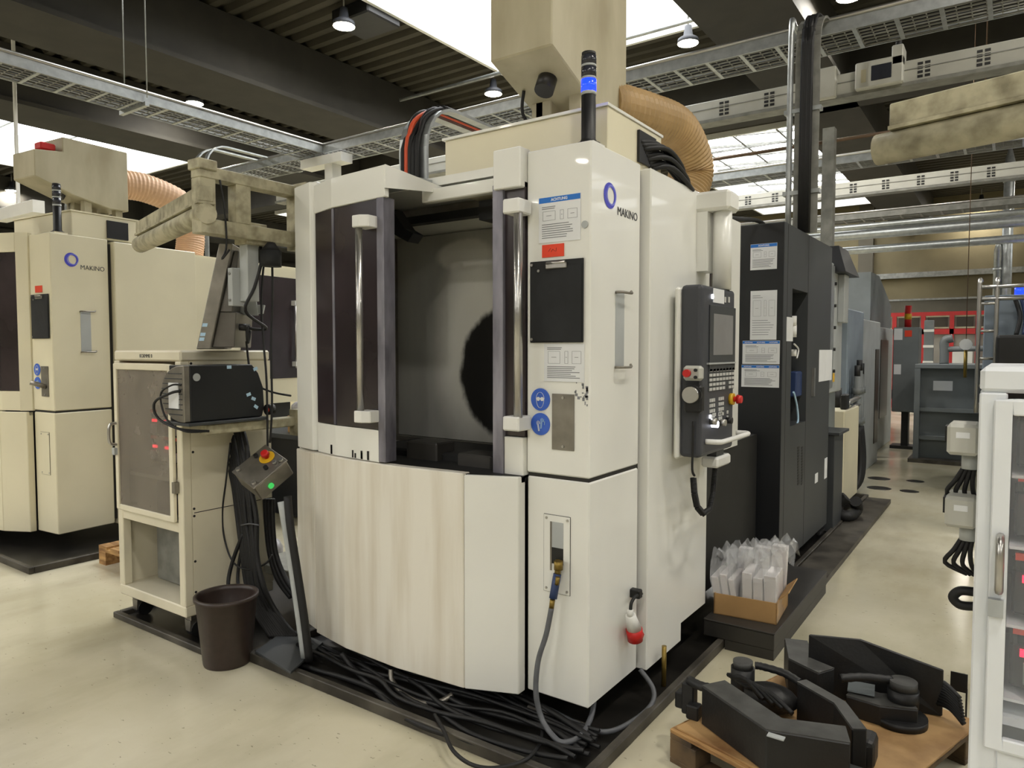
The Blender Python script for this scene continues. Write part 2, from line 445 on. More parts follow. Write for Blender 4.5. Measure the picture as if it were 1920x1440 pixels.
# ------------------------------------------------------------------ lamps
def lamp(x, y, z, label, cable=True):
    e = E('high_bay_lamp', label, 'lamp', (x, y, z), group='high-bay lamps under the roof')
    B().lathe((x, y, z), [(.15, -.01), (.15, .05), (.07, .1), (.05, .24)], 18).obj('lamp_housing', 'pendant_grey', e)
    B().lathe((x, y, z), [(.0, -.035), (.09, -.03), (.15, -.012)], 18).obj('lens', 'lamp_glow', e)
    B().cyl((x, y, z + .23), (x, y, H + (.1 if not any(a < x < b for a, b in SX) or not any(a < y < b for a, b in SY) else .7)), .012, 6).obj('hanging_rod', 'galv_dull', e)
    ld = LAMP_DATA[0] if LAMP_DATA else None
    if ld is None:
        ld = bpy.data.lights.new('lamp_light', 'AREA'); ld.shape = 'DISK'; ld.size = .26; ld.energy = LAMP_WATT; ld.color = (1, .955, .88); LAMP_DATA.append(ld)
    lo = bpy.data.objects.new('lamp_light', ld); COL.objects.link(lo); lo.parent = e; lo.location = (0, 0, -.04)
LAMP_DATA = []
mk('lamp_glow', (255, 244, 214), .3, var=0, emit=LAMP_GLOW)
LP = [((645, 48), 'high-bay lamp burning beside the black heater panel near the top edge'),
      ((1290, 80), 'high-bay lamp right of the tall dust hopper under the ribbed roof'),
      ((925, 175), 'high-bay lamp just left of the hopper on the near machine'),
      ((660, 237), 'high-bay lamp above the crossing cable trays at left centre'),
      ((365, 193), 'high-bay lamp by the two hanging wires above the left tray'),
      ((1840, 380), 'distant high-bay lamp above the red framed enclosure'),
      ((1592, -6), 'high-bay lamp at the top edge right of the cable ladder')]
for (q, lb) in LP:
    p = P(q[0], q[1], z=6.1); lamp(p.x, p.y, 6.1, lb)
ROW = {-3.2: 'first', -6.6: 'second', -10.0: 'third', -13.4: 'fourth', .2: 'nearest', 3.6: 'overhead'}
for yy in ROW:
    for k, xx in enumerate((-12.0, -8.5, -2.7, 1.0, 4.6, 8.1)):
        if yy == 3.6 and xx < -8: continue
        lamp(xx, yy, 6.1, 'high-bay lamp behind the viewer, %s row, %s in that row' % (ROW[yy], ('leftmost', 'second', 'third', 'fourth', 'fifth', 'rightmost')[k]))
for k, (xx, yy) in enumerate(((2.0, 7.0), (5.5, 10.2), (2.0, 13.8), (-7.5, 14.6), (-11.0, 14.6), (2.0, 20.0), (-7.5, 20), (-15.5, 4.0), (-15.5, 12.0), (-15.5, -2))):
    lamp(xx, yy, 6.1, ('high-bay lamp right of the picture over the next machine', 'high-bay lamp far right beyond the tray', 'high-bay lamp right of the flue pipes', 'high-bay lamp left of the far roof light', 'high-bay lamp far left behind the girder', 'high-bay lamp near the back wall at right', 'high-bay lamp near the back wall at left', 'high-bay lamp left of the left machine', 'high-bay lamp in the far left bay', 'high-bay lamp behind the viewer in the left bay')[k])
p = P(22, 357, z=6.1); lamp(max(p.x, -27), p.y, 6.1, 'far high-bay lamp at the left edge below the roof light')
# black radiant panel by the first lamp
p0 = P(700, 40, z=6.3)
top(B().box(p0.x - .55, p0.x + .2, p0.y - .3, p0.y + .35, 6.28, 6.49), 'heater_panel', 'black', 'black flat ceiling heater beside the brightest lamp', 'heater', bev=.02)
p0 = P(150, 80, z=6.3)
top(B().box(p0.x - .3, p0.x + .3, p0.y - 1.1, p0.y + 1.1, 6.2, 6.49), 'heater_panel', 'black_panel', 'long black ceiling heater between the dark beams at top left', 'heater', bev=.02)

# ------------------------------------------------------------------ overhead services
HT = 4.0
def mesh_tray(name, label, p, q, wd, par_mat='galv', rungs=.28, group=None):
    """perforated cable tray: two side rails, rungs, a wire floor"""
    p, q = Vector(p), Vector(q); d = (q - p); Ln = d.length; d = d.normalized(); sd = Vector((d.y, -d.x, 0)) * wd / 2
    e = E(name, label, 'cable tray', tuple(p), group=group)
    for s in (-1, 1):
        B().beam(p + sd * s + Vector((0, 0, .04)), q + sd * s + Vector((0, 0, .04)), .015, .09).obj('side_rail', par_mat, e)
        B().cyl(p + sd * s * 1.03 + Vector((0, 0, .1)), q + sd * s * 1.03 + Vector((0, 0, .1)), .017, 7).obj('conduit', 'steel', e)
    n = int(Ln / rungs)
    r0 = B().beam(p - sd, p + sd, .03, .012).obj('rung', par_mat, e)
    for i in range(1, n + 1):
        r = r0.copy(); COL.objects.link(r); r.parent = e; r.location = d * (i * Ln / n)
    g = B(); k = 7
    for i in range(k): c = sd * (-1 + 2 * (i + .5) / k); g.beam(p + c, q + c, .012, .008)
    nn = int(Ln / .09)
    for i in range(nn): c = p + d * (i * Ln / nn) + Vector((0, 0, .006)); g.beam(c - sd, c + sd, .008, .006)
    o = g.obj('wire_floor', 'galv_dull', e); o['kind'] = 'stuff'
    cb = B(); random.seed(int(Ln * 100))
    for i in range(4):
        c = sd * (-.75 + .4 * i); pts = [p + d * Ln * t / 8 + c + sd * random.uniform(-.12, .12) + Vector((0, 0, .03)) for t in range(9)]
        cb.tube(pts, .016, 5, 2)
    o = cb.obj('cables', 'black_rubber', e); o['kind'] = 'stuff'
    return e
mesh_tray('cable_tray', 'galvanized mesh cable tray running away over the left machine', (-7.2, -1.5, HT), (-7.2, 6.0, HT), .42)
mesh_tray('cable_tray', 'long galvanized cable tray crossing the hall behind the near machine', (-9.5, 6.15, HT), (6.0, 6.15, HT), .42)
mesh_tray('cable_tray', 'cable tray below the dusty swing arm in front of the far roof light', (-6.5, 10.1, 3.95), (6, 10.1, 3.95), .4)
mesh_tray('cable_tray', 'lower cable tray just under the far busbar at right', (-8, 13.2, 3.75), (8, 13.2, 3.75), .4, 'galv_dull')

def busbar(label, y, z, xa, xb, slots, big=True):
    e = E('busbar_trunking', label, 'busbar', ((xa + xb) / 2, y, z))
    h = .19 if big else .2
    B().box(xa, xb, y - .07, y + .07, z - h / 2, z + h / 2).obj('trunking', 'grey_box', e, bev=.008)
    B().box(xa, xb, y - .09, y + .09, z - h / 2 - .03, z - h / 2).obj('lower_flange', 'galv_dull', e)
    B().box(xa, xb, y - .075, y - .07, z + .01, z + .018).obj('rib', 'galv_dull', e)
    for x in slots:
        for r in range(4):
            for cc in range(2):
                B().box(x + cc * .055, x + cc * .055 + .04, y - .074, y - .06, z - .07 + r * .036, z - .07 + r * .036 + .022).obj('vent_slot', 'black', e)
    return e
bz = HT; by = 7.2
sl = [P(px, 300, y=by).x for px in (735, 780, 1352, 1435)] + [P(1722, 140, y=by).x, P(1832, 120, y=by).x]
e = busbar('white busbar trunking with vent slots behind the near machine', by, bz, -9.5, 6, sl)
x1, x2 = P(1609, 150, y=by).x, P(1697, 150, y=by).x
B().box(x1, x2, by - .16, by - .05, bz - .1, bz + .13).obj('tap_off_box', 'grey_box', e, bev=.01)
B().box(x2 - .09, x2, by - .16, by + .05, bz + .05, bz + .22).obj('tap_off_cap', 'grey_box', e, bev=.01)
B().box(x1 + .13, x1 + .29, by - .166, by - .155, bz - .05, bz + .08).obj('breaker_window', 'lens_dark', e, bev=.004)
B().box(x1 + .05, x1 + .09, by - .166, by - .155, bz - .05, bz + .06).obj('rating_plate', 'mist_paint', e)
x1, x2 = P(1533, 170, y=by).x, P(1573, 165, y=by).x
B().box(x1, x2, by - .14, by + .05, bz - .12, bz + .16).obj('tap_off_box', 'grey_box', e, bev=.01)
e = busbar('second white busbar farther down the hall above the charcoal cabinet', 11.8, HT, -8, 6, [P(px, 350, y=11.8).x for px in (1400, 1450, 1595, 1655, 1720, 1782, 1850)])
# black feed cable from tray to the tap-off
a = P(1575, 68, y=6.15); b_ = P(1682, 118, y=by)
top(B().tube([(a.x, 6.1, 4.1), (a.x + .35, 6.4, 4.07), (b_.x - .1, 6.9, 4.3), (b_.x, by, 4.33), (b_.x, by, 4.2)], .028, 8, 6), 'feed_cable', 'black_rubber', 'thick black cable drooping from tray into the busbar tap-off box', 'cable')
# pipes under the far trays
for yy, z, r, lb in ((12.6, 3.55, .05, 'thin silver pipe above the back tray at right'), (14.5, 3.7, .09, 'thick silver pipe running across high in front of back wall'), (14.5, 3.42, .07, 'lower silver pipe running across high in front of back wall')):
    top(B().cyl((-9, yy, z), (9, yy, z), r, 12), 'service_pipe', 'galv', lb, 'pipe', 'pipes high across the hall')
top(B().cyl((-6, 8.6, 3.9), (0, 8.6, 3.9), .02, 8).cyl((-5, 8.6, 3.9), (-5, 8.6, 6.5), .006, 6).cyl((-.3, 8.6, 3.9), (-.3, 8.6, 6.5), .006, 6), 'service_pipe', 'copper', 'thin dark pipe crossing in front of the bright far roof light', 'pipe', 'pipes high across the hall')
top(B().cyl((-9, 9.4, 6.0), (3, 9.4, 6.0), .03, 8), 'conduit_pipe', 'galv', 'pale conduit under the ribbed roof through the upper lamps', 'pipe')
# white column with T head at the tray crossing
p = P(622, 330, y=6.0)
e = E('tray_support', 'white T headed post holding the tray crossing left of centre', 'support', (p.x, 6.0, 0))
B().box(p.x - .07, p.x + .07, 5.95, 6.09, 0, HT - .1).obj('post', 'white_plastic', e)
B().box(p.x - .5, p.x + .25, 5.93, 6.11, HT - .14, HT - .03).obj('head', 'white_plastic', e)
# arch shaped cable ladders
def arch(name, label, x, y0, z0, y1, wd, zt=HT + .1, cables=5, mat='galv', foot=None):
    e = E(name, label, 'cable ladder', (x, y0, z0))
    R = .28
    path = [(y0, z0), (y0, zt - R)] + [(y0 + R - R * math.cos(t), zt - R + R * math.sin(t)) for t in [math.pi / 2 * k / 6 for k in range(1, 7)]] + [(y1, zt)]
    for s in (-1, 1):
        q = B()
        for (ya, za), (yb, zb) in zip(path, path[1:]): q.beam((x + s * wd / 2, ya, za), (x + s * wd / 2, yb, zb), .018, .07, up=(1, 0, 0))
        q.obj('side_rail', mat, e)
    for k in range(int((zt - R - z0) / .35)):
        B().box(x - wd / 2, x + wd / 2, y0 - .01, y0 + .02, z0 + .2 + k * .35, z0 + .225 + k * .35).obj('rung', mat, e)
    for k in range(cables):
        xx = x - wd / 2 + .02 + (wd - .04) * k / max(1, cables - 1)
        pts = [(xx, a + .015 * math.sin(k * 2 + i), b + .02) if i > 1 else (xx, a - .03, b) for i, (a, b) in enumerate(path)]
        B().tube(pts, .016, 6, 2).obj('cable', 'orange_cable' if k == 1 and cables == 5 else 'black_rubber', e)
    return e
p = P(775, 193, z=3.12)
e = arch('cable_ladder', 'arched cable ladder with an orange cable rising from the near machine roof', p.x, p.y, 2.425, p.y + 1.15, .16, zt=3.12)
B().box(p.x - .07, p.x + .07, p.y + 1.1, p.y + 1.13, 2.41, 3.12).obj('rear_post', 'galv', e)
p = P(375, 285, z=HT)
arch('cable_ladder', 'arched galvanized cable ladder behind the left hopper', p.x, p.y, 0.0, p.y + 1.6, .22, cables=0)
p = P(116, 342, z=3.5)
arch('cable_ladder', 'small arched cable ladder left of the left machine hopper', p.x, p.y, 0, p.y + 1.2, .2, zt=3.5, cables=0)
p = P(1517, 14, z=HT + .1)
LADX, LADY = p.x, p.y
e = arch('cable_ladder', 'tall cable ladder packed with black cables standing on the charcoal cabinet', LADX, LADY, 2.46, 6.1, .10, cables=7, mat='galv_dull')
B().tube([(LADX - .12, LADY, 2.45), (LADX - .12, LADY, HT - .1), (LADX - .12, LADY + .12, HT + .02), (LADX - .12, LADY + .6, HT + .02)], .022, 8, 5).obj('conduit', 'galv', e)
for zz in (2.75, 3.35): B().box(LADX - .16, LADX + .1, LADY - .02, LADY + .05, zz, zz + .03).obj('clamp', 'galv', e)
p = P(1552, 420, y=8.47)
top(B().box(p.x - .06, p.x + .06, 8.41, 8.53, 0, HT), 'support_post', 'galv_dull', 'slim galvanized post behind the cable ladder of the charcoal cabinet', 'post')
# hanging wires of the left tray
for px, lb in ((303, 'left of two thin hanging wires above the left cable tray'), (345, 'right of two thin hanging wires above the left cable tray')):
    p = P(px, 190, y=3.9)
    top(B().cyl((-7.2 + (px - 320) * .01, 3.75, HT + .04), (-7.2 + (px - 320) * .01, 3.75, H), .006, 6), 'hanging_wire', 'galv', lb, 'wire', 'wires holding the left tray')
top(B().beam((-7.45, 3.75, HT - .02), (-6.95, 3.75, HT - .02), .04, .04), 'tray_hanger', 'galv', 'short galvanized cross bar under the left cable tray', 'bracket')
# hanging balancer wire at right
p = P(1815, 520, y=10.5)
e = E('balancer_line', 'thin hanging line with a small white pulley over the grey tank', 'line', (p.x, 10.5, 1.5))
B().cyl((p.x, 10.5, 1.7), (p.x, 10.5, H), .005, 6).obj('wire', 'copper', e)
B().cyl((p.x, 10.45, 1.66), (p.x, 10.55, 1.66), .07, 12).obj('pulley', 'white_plastic', e)
B().cyl((p.x, 10.5, 1.25), (p.x, 10.5, 1.62), .02, 8).obj('hook', 'brass', e)
# vertical ventilation pipes near the back
for px, r, lb, zt in ((1872, .07, 'left galvanized flue pipe rising before the back wall', 3.35), (1888, .082, 'right and taller galvanized flue pipe rising before the back wall', 4.9)):
    p = P(px, 480, y=15.5)
    q = B().cyl((p.x, 15.5, 0), (p.x, 15.5, zt), r, 14)
    q.cyl((p.x, 15.5, zt - .35), (p.x, 15.5, zt - .3), r * 1.15, 14).cyl((p.x, 15.5, zt), (p.x, 15.5, zt + .25), r, 14, r * .3)
    top(q, 'flue_pipe', 'galv', lb, 'pipe', 'flue pipes at the back')
# ------------------------------------------------------------------ machining centres
YF = 2.516; XR = -1.382
def sheet_lines(b, x0, x1, y, z0, z1, n, seed, d=-1):
    """rows of tiny print too small to read"""
    random.seed(seed)
    for i in range(n):
        z = z1 - (z1 - z0) * (i + .5) / n; b.box(x0, x0 + (x1 - x0) * random.uniform(.7, 1), y, y + d * .0006, z - .0016, z + .0016)
def notice(par, name, x0, x1, z0, z1, y, seed, head=None, heads=1, label=None, orient='y', tilt=0):
    """a printed notice on a front (y) face"""
    o = B().box(x0, x1, y - .002, y, z0, z1).obj(name, 'paper', par)
    if label: o['label'] = label
    w = x1 - x0; h = z1 - z0
    if head:
        B().box(x0 + .001, x1 - .001, y - .0027, y - .002, z1 - .13 * h, z1 - .002).obj('heading_band', 'blue_print', o)
        for k in range(heads):
            text('heading', head, .085 * h if heads == 1 else .07 * h, 'paper', o, (x0 + w * (k + .5) / heads, y - .003, z1 - .10 * h), (1, 0, 0), (0, 0, 1), align='CENTER', bold=.0004)
    b = B(); zt = z1 - (.2 if head else .08) * h
    sheet_lines(b, x0 + .08 * w, x0 + .92 * w, y - .002, z0 + .08 * h, z0 + .42 * h, 7, seed)
    sheet_lines(b, x0 + .08 * w, x0 + .5 * w, y - .002, zt - .08 * h, zt, 2, seed + 1)
    for k, (a, c) in enumerate(((.1, .4), (.52, .6), (.7, .92))):
        xa, xb, za, zb = x0 + a * w, x0 + c * w, z0 + .48 * h, zt - .12 * h
        for q in ((xa, xb, za, za + .0012), (xa, xb, zb, zb + .0012), (xa, xa + .0012, za, zb), (xb, xb + .0012, za, zb), (xa + .3 * (xb - xa), xa + .7 * (xb - xa), (za + zb) / 2, (za + zb) / 2 + .002)):
            b.box(q[0], q[1], y - .0026, y - .002, q[2], q[3])
    b.obj('print', 'print_grey', o)
    return o
def safety_sign(par, x, z, y, r, kind, label):
    o = B().cyl((x, y, z), (x, y - .003, z), r, 28).obj('safety_sign', 'sign_blue', par); o['label'] = label
    f = y - .004
    if kind == 'goggles':
        q = B(); head = [(x + .42 * r * math.cos(t) * (1 if math.sin(t) > 0 else .95), z + .05 * r + (.6 if math.sin(t) > 0 else .8) * r * math.sin(t)) for t in [2 * math.pi * i / 26 for i in range(26)]]
        for a, b in zip(head, head[1:] + head[:1]): q.beam((a[0], f, a[1]), (b[0], f, b[1]), .0012, .07 * r, up=(0, 1, 0))
        q.obj('head_outline', 'paper', o)
        q = B()
        for s in (-1, 1): q.cyl((x + s * .2 * r, f + .0006, z + .05 * r), (x + s * .2 * r, f - .0006, z + .05 * r), .18 * r, 16)
        q.box(x - .45 * r, x + .45 * r, f - .0005, f + .0006, z + .07 * r, z + .14 * r)
        q.obj('goggles', 'paper', o)
    else:
        for k, (cx, cz, a) in enumerate(((-.15, -.12, .18), (.2, .12, -.1))):
            q = B(); co, si = math.cos(a), math.sin(a)
            def R(u, v): return (x + cx * r + (u * co - v * si) * r, z + cz * r + (u * si + v * co) * r)
            def bar(u, v0, v1, wd):
                a0, a1 = R(u, v0), R(u, v1); q.beam((a0[0], f - k * .0006, a0[1]), (a1[0], f - k * .0006, a1[1]), .001, wd * r, up=(0, 1, 0))
            bar(0, -.5, .12, .42)
            for i in range(4): bar(-.16 + i * .107, .1, (.36, .44, .42, .34)[i], .085)
            bar(.27, -.15, .18, .09)
            q.obj('glove', 'paper' if k == 0 else 'sticker_blue', o)
    return o

def make_machine(ox, label, open_door, zs=1.0, pm='paint', front='paint_dirty'):
    X = lambda x: x + ox
    T = E('machining_center', label, 'machine', (-2.3 + ox, 3.6, 0), scale=(1, 1, zs))
    WM[T] = Matrix.Translation((-2.3 + ox, 3.6, 0))    # build unscaled, the empty carries the scale
    def bx(name, m, x0, x1, y0, y1, z0, z1, bev=0, par=None): return B().box(X(x0), X(x1), y0, y1, z0, z1).obj(name, m, par or T, bev)
    # --- carcass
    bx('base_frame', 'dark_interior', -3.05, -1.75, 2.62, 4.9, .16, 1.02)
    ye_ = 4.5 if open_door else 5.3
    bx('rear_body', pm, -3.12, -1.43, 3.14, ye_, 1.03, 2.40)
    bx('rear_base', 'dark_interior', -1.75, -1.42, 3.05, 4.95, .2, 1.02)
    bx('left_wall', pm, -3.16, -3.12, 2.5, 3.14, 1.03, 2.42)
    for fx, fy in ((-2.9, 2.8), (-1.9, 2.8), (-2.9, 4.6), (-1.9, 4.6)):
        B().cyl((X(fx), fy, .05), (X(fx), fy, .16), .05, 12).obj('foot', 'step_dark', T)
    # --- front right corner cabinet
    u = bx('upper_cabinet', pm, -1.687, XR, YF, 2.972, 1.078, 2.424, .006)
    l = bx('lower_cabinet', pm, -1.683, XR, YF, 2.972, .13, 1.062, .006)
    bx('cabinet_seam', 'seam', -1.68, XR - .006, YF + .006, 2.96, 1.06, 1.08)
    for px in ((1016, 899), (1112, 899)): pass
    # --- proud side panel with stepped lower edge
    B().prism([(3.004, .115), (3.42, .115), (3.42, .205), (3.77, .205), (3.77, 2.41), (3.004, 2.41)], X(-1.60), X(-1.345), 'x').obj('side_panel', pm, T, .006)
    bx('panel_gap', 'seam', -1.60, -1.40, 2.972, 3.004, .16, 2.39)
    # --- front lower skirt, curved in plan
    C = [(-3.16, 2.478), (-2.935, 2.412), (-2.66, 2.362), (-2.3, 2.346), (-1.915, 2.371), (-1.69, 2.462)]
    C = [(X(a), b) for a, b in C]
    B().prism(strip([C[0], (C[1][0] - .003, C[1][1])], .05), .14, 1.065).obj('skirt_left', front, T, .004)
    B().prism(strip([C[1], C[2], C[3], (C[4][0] - .003, C[4][1])], .05), .125, 1.068).obj('skirt_front', front, T, .004)
    B().prism(strip([C[4], C[5]], .05), .125, 1.062).obj('skirt_right', pm, T, .004)
    B().prism(strip([(C[1][0], C[1][1] + .02), (C[2][0], C[2][1] + .02), (C[3][0], C[3][1] + .02), (C[4][0], C[4][1] + .02), (C[5][0], C[5][1] + .02)], .3), 1.035, 1.064).obj('door_sill', 'dark_interior', T)
    B().prism([(X(-3.12), 2.48), (X(-2.9), 2.44), (X(-2.6), 2.40), (X(-2.2), 2.39), (X(-1.9), 2.41), (X(-1.7), 2.5), (X(-1.7), 3.14), (X(-3.12), 3.14)], 1.02, 1.035).obj('cabin_floor', 'dark_interior', T)
    # --- left pillar
    B().prism([(X(-3.165), 2.492), (X(-2.985), 2.446), (X(-2.955), 2.47), (X(-2.955), 2.56), (X(-3.165), 2.56)], 1.072, 2.46).obj('left_pillar', pm, T, .004)
    # --- roof of the loading cabin
    bx('cabin_roof', pm, -3.15, -1.69, 2.62, 3.14, 2.38, 2.42)
    bx('lintel', pm, -2.34, -1.70, 2.585, 2.63, 2.30, 2.36, .004)
    # --- top box
    tb = bx('top_box', 'paint_cream' if pm == 'paint' else pm, -2.29, -1.405, 2.70, 3.25, 2.425 if not open_door else 2.365, 2.61, .004)
    bx('top_box_lid', pm, -2.30, -1.40, 2.69, 3.26, 2.61, 2.622, 0)
    bx('connector_plate', 'black', -1.404, -1.392, 2.98, 3.16, 2.44, 2.58)
    # --- doors
    if open_door:
        D = [(-2.935, 2.44), (-2.755, 2.398), (-2.412, 2.362)]; D = [(X(a), b) for a, b in D]
        ld = B().prism(strip(D, .03), 1.225, 2.29).obj('left_door', 'smoked_glass', T)
        B().prism(strip(D, .045), 1.072, 1.222).obj('kick_panel', pm, ld)
        B().prism(strip([(X(-2.95), 2.445), (X(-2.75), 2.385), (X(-2.352), 2.35)], .03), 2.292, 2.435).obj('door_fascia', pm, ld, .003)
        B().prism([(X(-2.95), 2.475), (X(-2.75), 2.415), (X(-2.352), 2.38), (X(-2.30), 2.63), (X(-2.95), 2.63)], 2.385, 2.41).obj('hood_plate', 'grey_light', ld)
        B().hexa([Vector(q) for q in ((X(-2.352), 2.35, 2.33), (X(-2.345), 2.35, 2.33), (X(-2.245), 2.64, 2.345), (X(-2.255), 2.64, 2.345), (X(-2.352), 2.35, 2.435), (X(-2.345), 2.35, 2.435), (X(-2.245), 2.64, 2.37), (X(-2.255), 2.64, 2.37))]).obj('hood_end_plate', pm, ld)
        bx('door_edge', 'trim_grey', -2.412, -2.366, 2.355, 2.43, 1.075, 2.295, .003, ld)
        B().prism(strip([(X(-2.765), 2.398), (X(-2.745), 2.394)], .01), 1.225, 2.29).obj('mullion', 'trim_grey', ld)
        hx, hy = -2.468, 2.30
        B().cyl((X(hx), hy, 1.27), (X(hx), hy, 2.20), .0165, 16).obj('handle_bar', 'steel', ld)
        for z in (2.155, 1.262): B().prism([(X(-2.488), 2.275), (X(-2.44), 2.275), (X(-2.405), 2.30), (X(-2.405), 2.36), (X(-2.488), 2.36)], z, z + .055).obj('handle_bracket', 'white_plastic', ld, .004)
        rd = bx('right_door', 'smoked_glass', -1.80, -1.69, 2.505, 2.53, 1.23, 2.30)
        bx('door_edge', 'trim_grey', -1.845, -1.79, 2.485, 2.55, 1.045, 2.30, .003, rd)
        bx('door_fascia', pm, -1.83, -1.69, 2.47, 2.55, 2.275, 2.44, .004, rd)
        bx('kick_panel', pm, -1.79, -1.69, 2.495, 2.54, 1.05, 1.225, .003, rd)
        B().cyl((X(-1.672), 2.43, 1.27), (X(-1.672), 2.43, 2.20), .019, 16).obj('handle_bar', 'steel', rd)
        for z in (2.155, 1.262): bx('handle_bracket', 'white_plastic', -1.735, -1.652, 2.405, 2.503, z, z + .06, .006, rd)
        # cabin interior
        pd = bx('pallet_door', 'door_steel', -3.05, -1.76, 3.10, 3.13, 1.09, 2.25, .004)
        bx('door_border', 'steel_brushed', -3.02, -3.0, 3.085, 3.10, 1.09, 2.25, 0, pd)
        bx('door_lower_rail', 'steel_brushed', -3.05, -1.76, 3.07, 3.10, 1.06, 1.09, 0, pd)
        bx('side_liner', 'dark_interior', -1.76, -1.73, 2.55, 3.12, 1.04, 2.4)
        bx('upper_rail', 'black', -3.0, -1.78, 2.86, 2.92, 2.27, 2.31)
        bx('upper_rail', 'steel_brushed', -3.0, -1.78, 2.95, 3.0, 2.29, 2.37)
        bx('rail_carriage', 'dark_interior', -2.12, -1.8, 2.75, 3.0, 2.22, 2.31)
        hk = B(); hk.prism([(X(-2.72), 2.33), (X(-2.67), 2.33), (X(-2.58), 2.22), (X(-2.52), 2.19), (X(-2.56), 2.15), (X(-2.66), 2.20)], 2.72, 2.80, 'y'); hk.obj('door_linkage', 'black', T)
        bx('dark_bracket', 'dark_interior', -2.02, -1.86, 3.05, 3.09, 2.02, 2.24)
        fx = bx('workholding_pallet', 'dark_interior', -2.75, -1.95, 2.62, 3.0, 1.036, 1.10, .01)
        bx('fixture_block', 'step_dark', -2.45, -2.25, 2.58, 2.72, 1.04, 1.15, .008, fx)
        bx('fixture_block', 'step_dark', -2.1, -1.9, 2.55, 2.7, 1.04, 1.12, .008, fx)
        sc = B(); random.seed(5)
        for k in range(9):
            x = random.choice([-2.88, -2.84, -2.6, -2.55, -2.5, -2.47, -2.62, -2.8, -2.76]); z = 1.075; yv = 2.36 + max(0, (-2.41 - x)) * .125 - .002
            sc.box(X(x), X(x + .012), yv - .002, yv + .02, z, z + random.uniform(.02, .05))
        sc.obj('paint_chips', 'seam', ld)
    else:
        D = [(X(a), b) for a, b in ((-2.935, 2.44), (-2.66, 2.39), (-2.3, 2.375), (-1.93, 2.40), (-1.76, 2.455))]
        dd = B().prism(strip(D, .03), 1.225, 2.29).obj('door', 'smoked_glass', T)
        B().prism(strip(D, .045), 1.072, 1.222).obj('kick_panel', pm, dd)
        B().prism(strip([(a, b - .01) for a, b in D], .05), 2.292, 2.44).obj('door_fascia', pm, dd, .003)
        B().prism(strip([(X(-1.76), 2.45), (X(-1.685), 2.505)], .03), 1.07, 2.44).obj('door_jamb', pm, T)
    # --- notices on the corner cabinet front; positions as seen on the near machine
    def fr(px, py): q = P(px, py, y=YF); return X(q.x), q.z
    y = YF - .001
    if open_door:
        (x0, z1), (x1, z0) = fr(1011, 372), fr(1089, 449)
        notice(T, 'warning_notice', x0, x1, z0, z1, y, 3, 'ACHTUNG', label='white notice headed ACHTUNG on blue band')
        x, z = fr(1097, 421); lab(B().cyl((x, y, z), (x, y - .003, z), .015, 18).obj('round_sticker', 'grey_light', T), 'small grey round sticker')
        (x0, z1), (x1, z0) = fr(1021, 645), fr(1096, 717)
        notice(T, 'instruction_sheet', x0, x1, z0, z1, y, 9, label='creased white sheet with faint drawings below the clipboard')
        q = B(); random.seed(11)
        for k in range(26):
            px, py = random.gauss(1092, 9), random.gauss(735, 14)
            if px > 1101: px = 1101
            x, z = fr(px, py); q.cbox((x, y, z), random.uniform(.003, .012), .001, random.uniform(.004, .02))
        q.obj('paint_wear', 'print_grey', T)
    (x0, z1), (x1, z0) = fr(1017, 460), fr(1058, 480)
    o = lab(bx('inspection_tag', 'tag_orange', x0 - ox, x1 - ox, y - .002, y, z0, z1), 'orange-red inspection tag')
    if open_door:
        q = B()
        for a in ((.3, .45, .4, .7), (.42, .4, .5, .62), (.5, .6, .62, .42), (.64, .42, .66, .7)): q.beam((x0 + (x1 - x0) * a[0], y - .0025, z0 + (z1 - z0) * a[1]), (x0 + (x1 - x0) * a[2], y - .0025, z0 + (z1 - z0) * a[3]), .0006, .002, up=(0, 1, 0))
        q.obj('scribble', 'print_dark', o)
    x, z = fr(1014, 749); safety_sign(T, x, z, y, .047, 'goggles', 'round blue sign showing a head with safety goggles')
    x, z = fr(1014, 795); safety_sign(T, x, z, y, .047, 'gloves', 'round blue sign showing protective gloves')
    (x0, z1), (x1, z0) = fr(1036, 738), fr(1077, 846)
    pl = lab(bx('cover_plate', 'steel_brushed', x0 - ox, x1 - ox, y - .003, y, z0, z1), 'blank steel cover plate')
    for zz in (z1 - .015, z0 + .015): B().cyl(((x0 + x1) / 2, y - .003, zz), ((x0 + x1) / 2, y - .007, zz), .006, 10).obj('screw', 'steel', pl)
    if not open_door:
        B().cyl(((x0 + x1) / 2 + .01, y, (z0 + z1) / 2 - .04), ((x0 + x1) / 2 - .04, y - .09, (z0 + z1) / 2 - .005), .018, 14).obj('pipe_stub', 'steel_brushed', pl)
    # --- air connection recess on the lower cabinet
    (x0, z1), (x1, z0) = fr(1021, 963), fr(1069, 1117)
    ap = bx('air_panel', pm, x0 - ox, x1 - ox, y - .003, y, z0, z1)
    q = B(); t = .0015
    for a in ((x0 - t, x1 + t, z0 - t, z0), (x0 - t, x1 + t, z1, z1 + t), (x0 - t, x0, z0, z1), (x1, x1 + t, z0, z1)): q.box(a[0], a[1], y - .002, y, a[2], a[3])
    q.obj('panel_outline', 'seam', ap)
    for a in (x0 + .012, x1 - .012):
        for zz in (z0 + .014, z1 - .014): B().cyl((a, y - .003, zz), (a, y - .006, zz), .0055, 10).obj('screw', 'steel', ap)
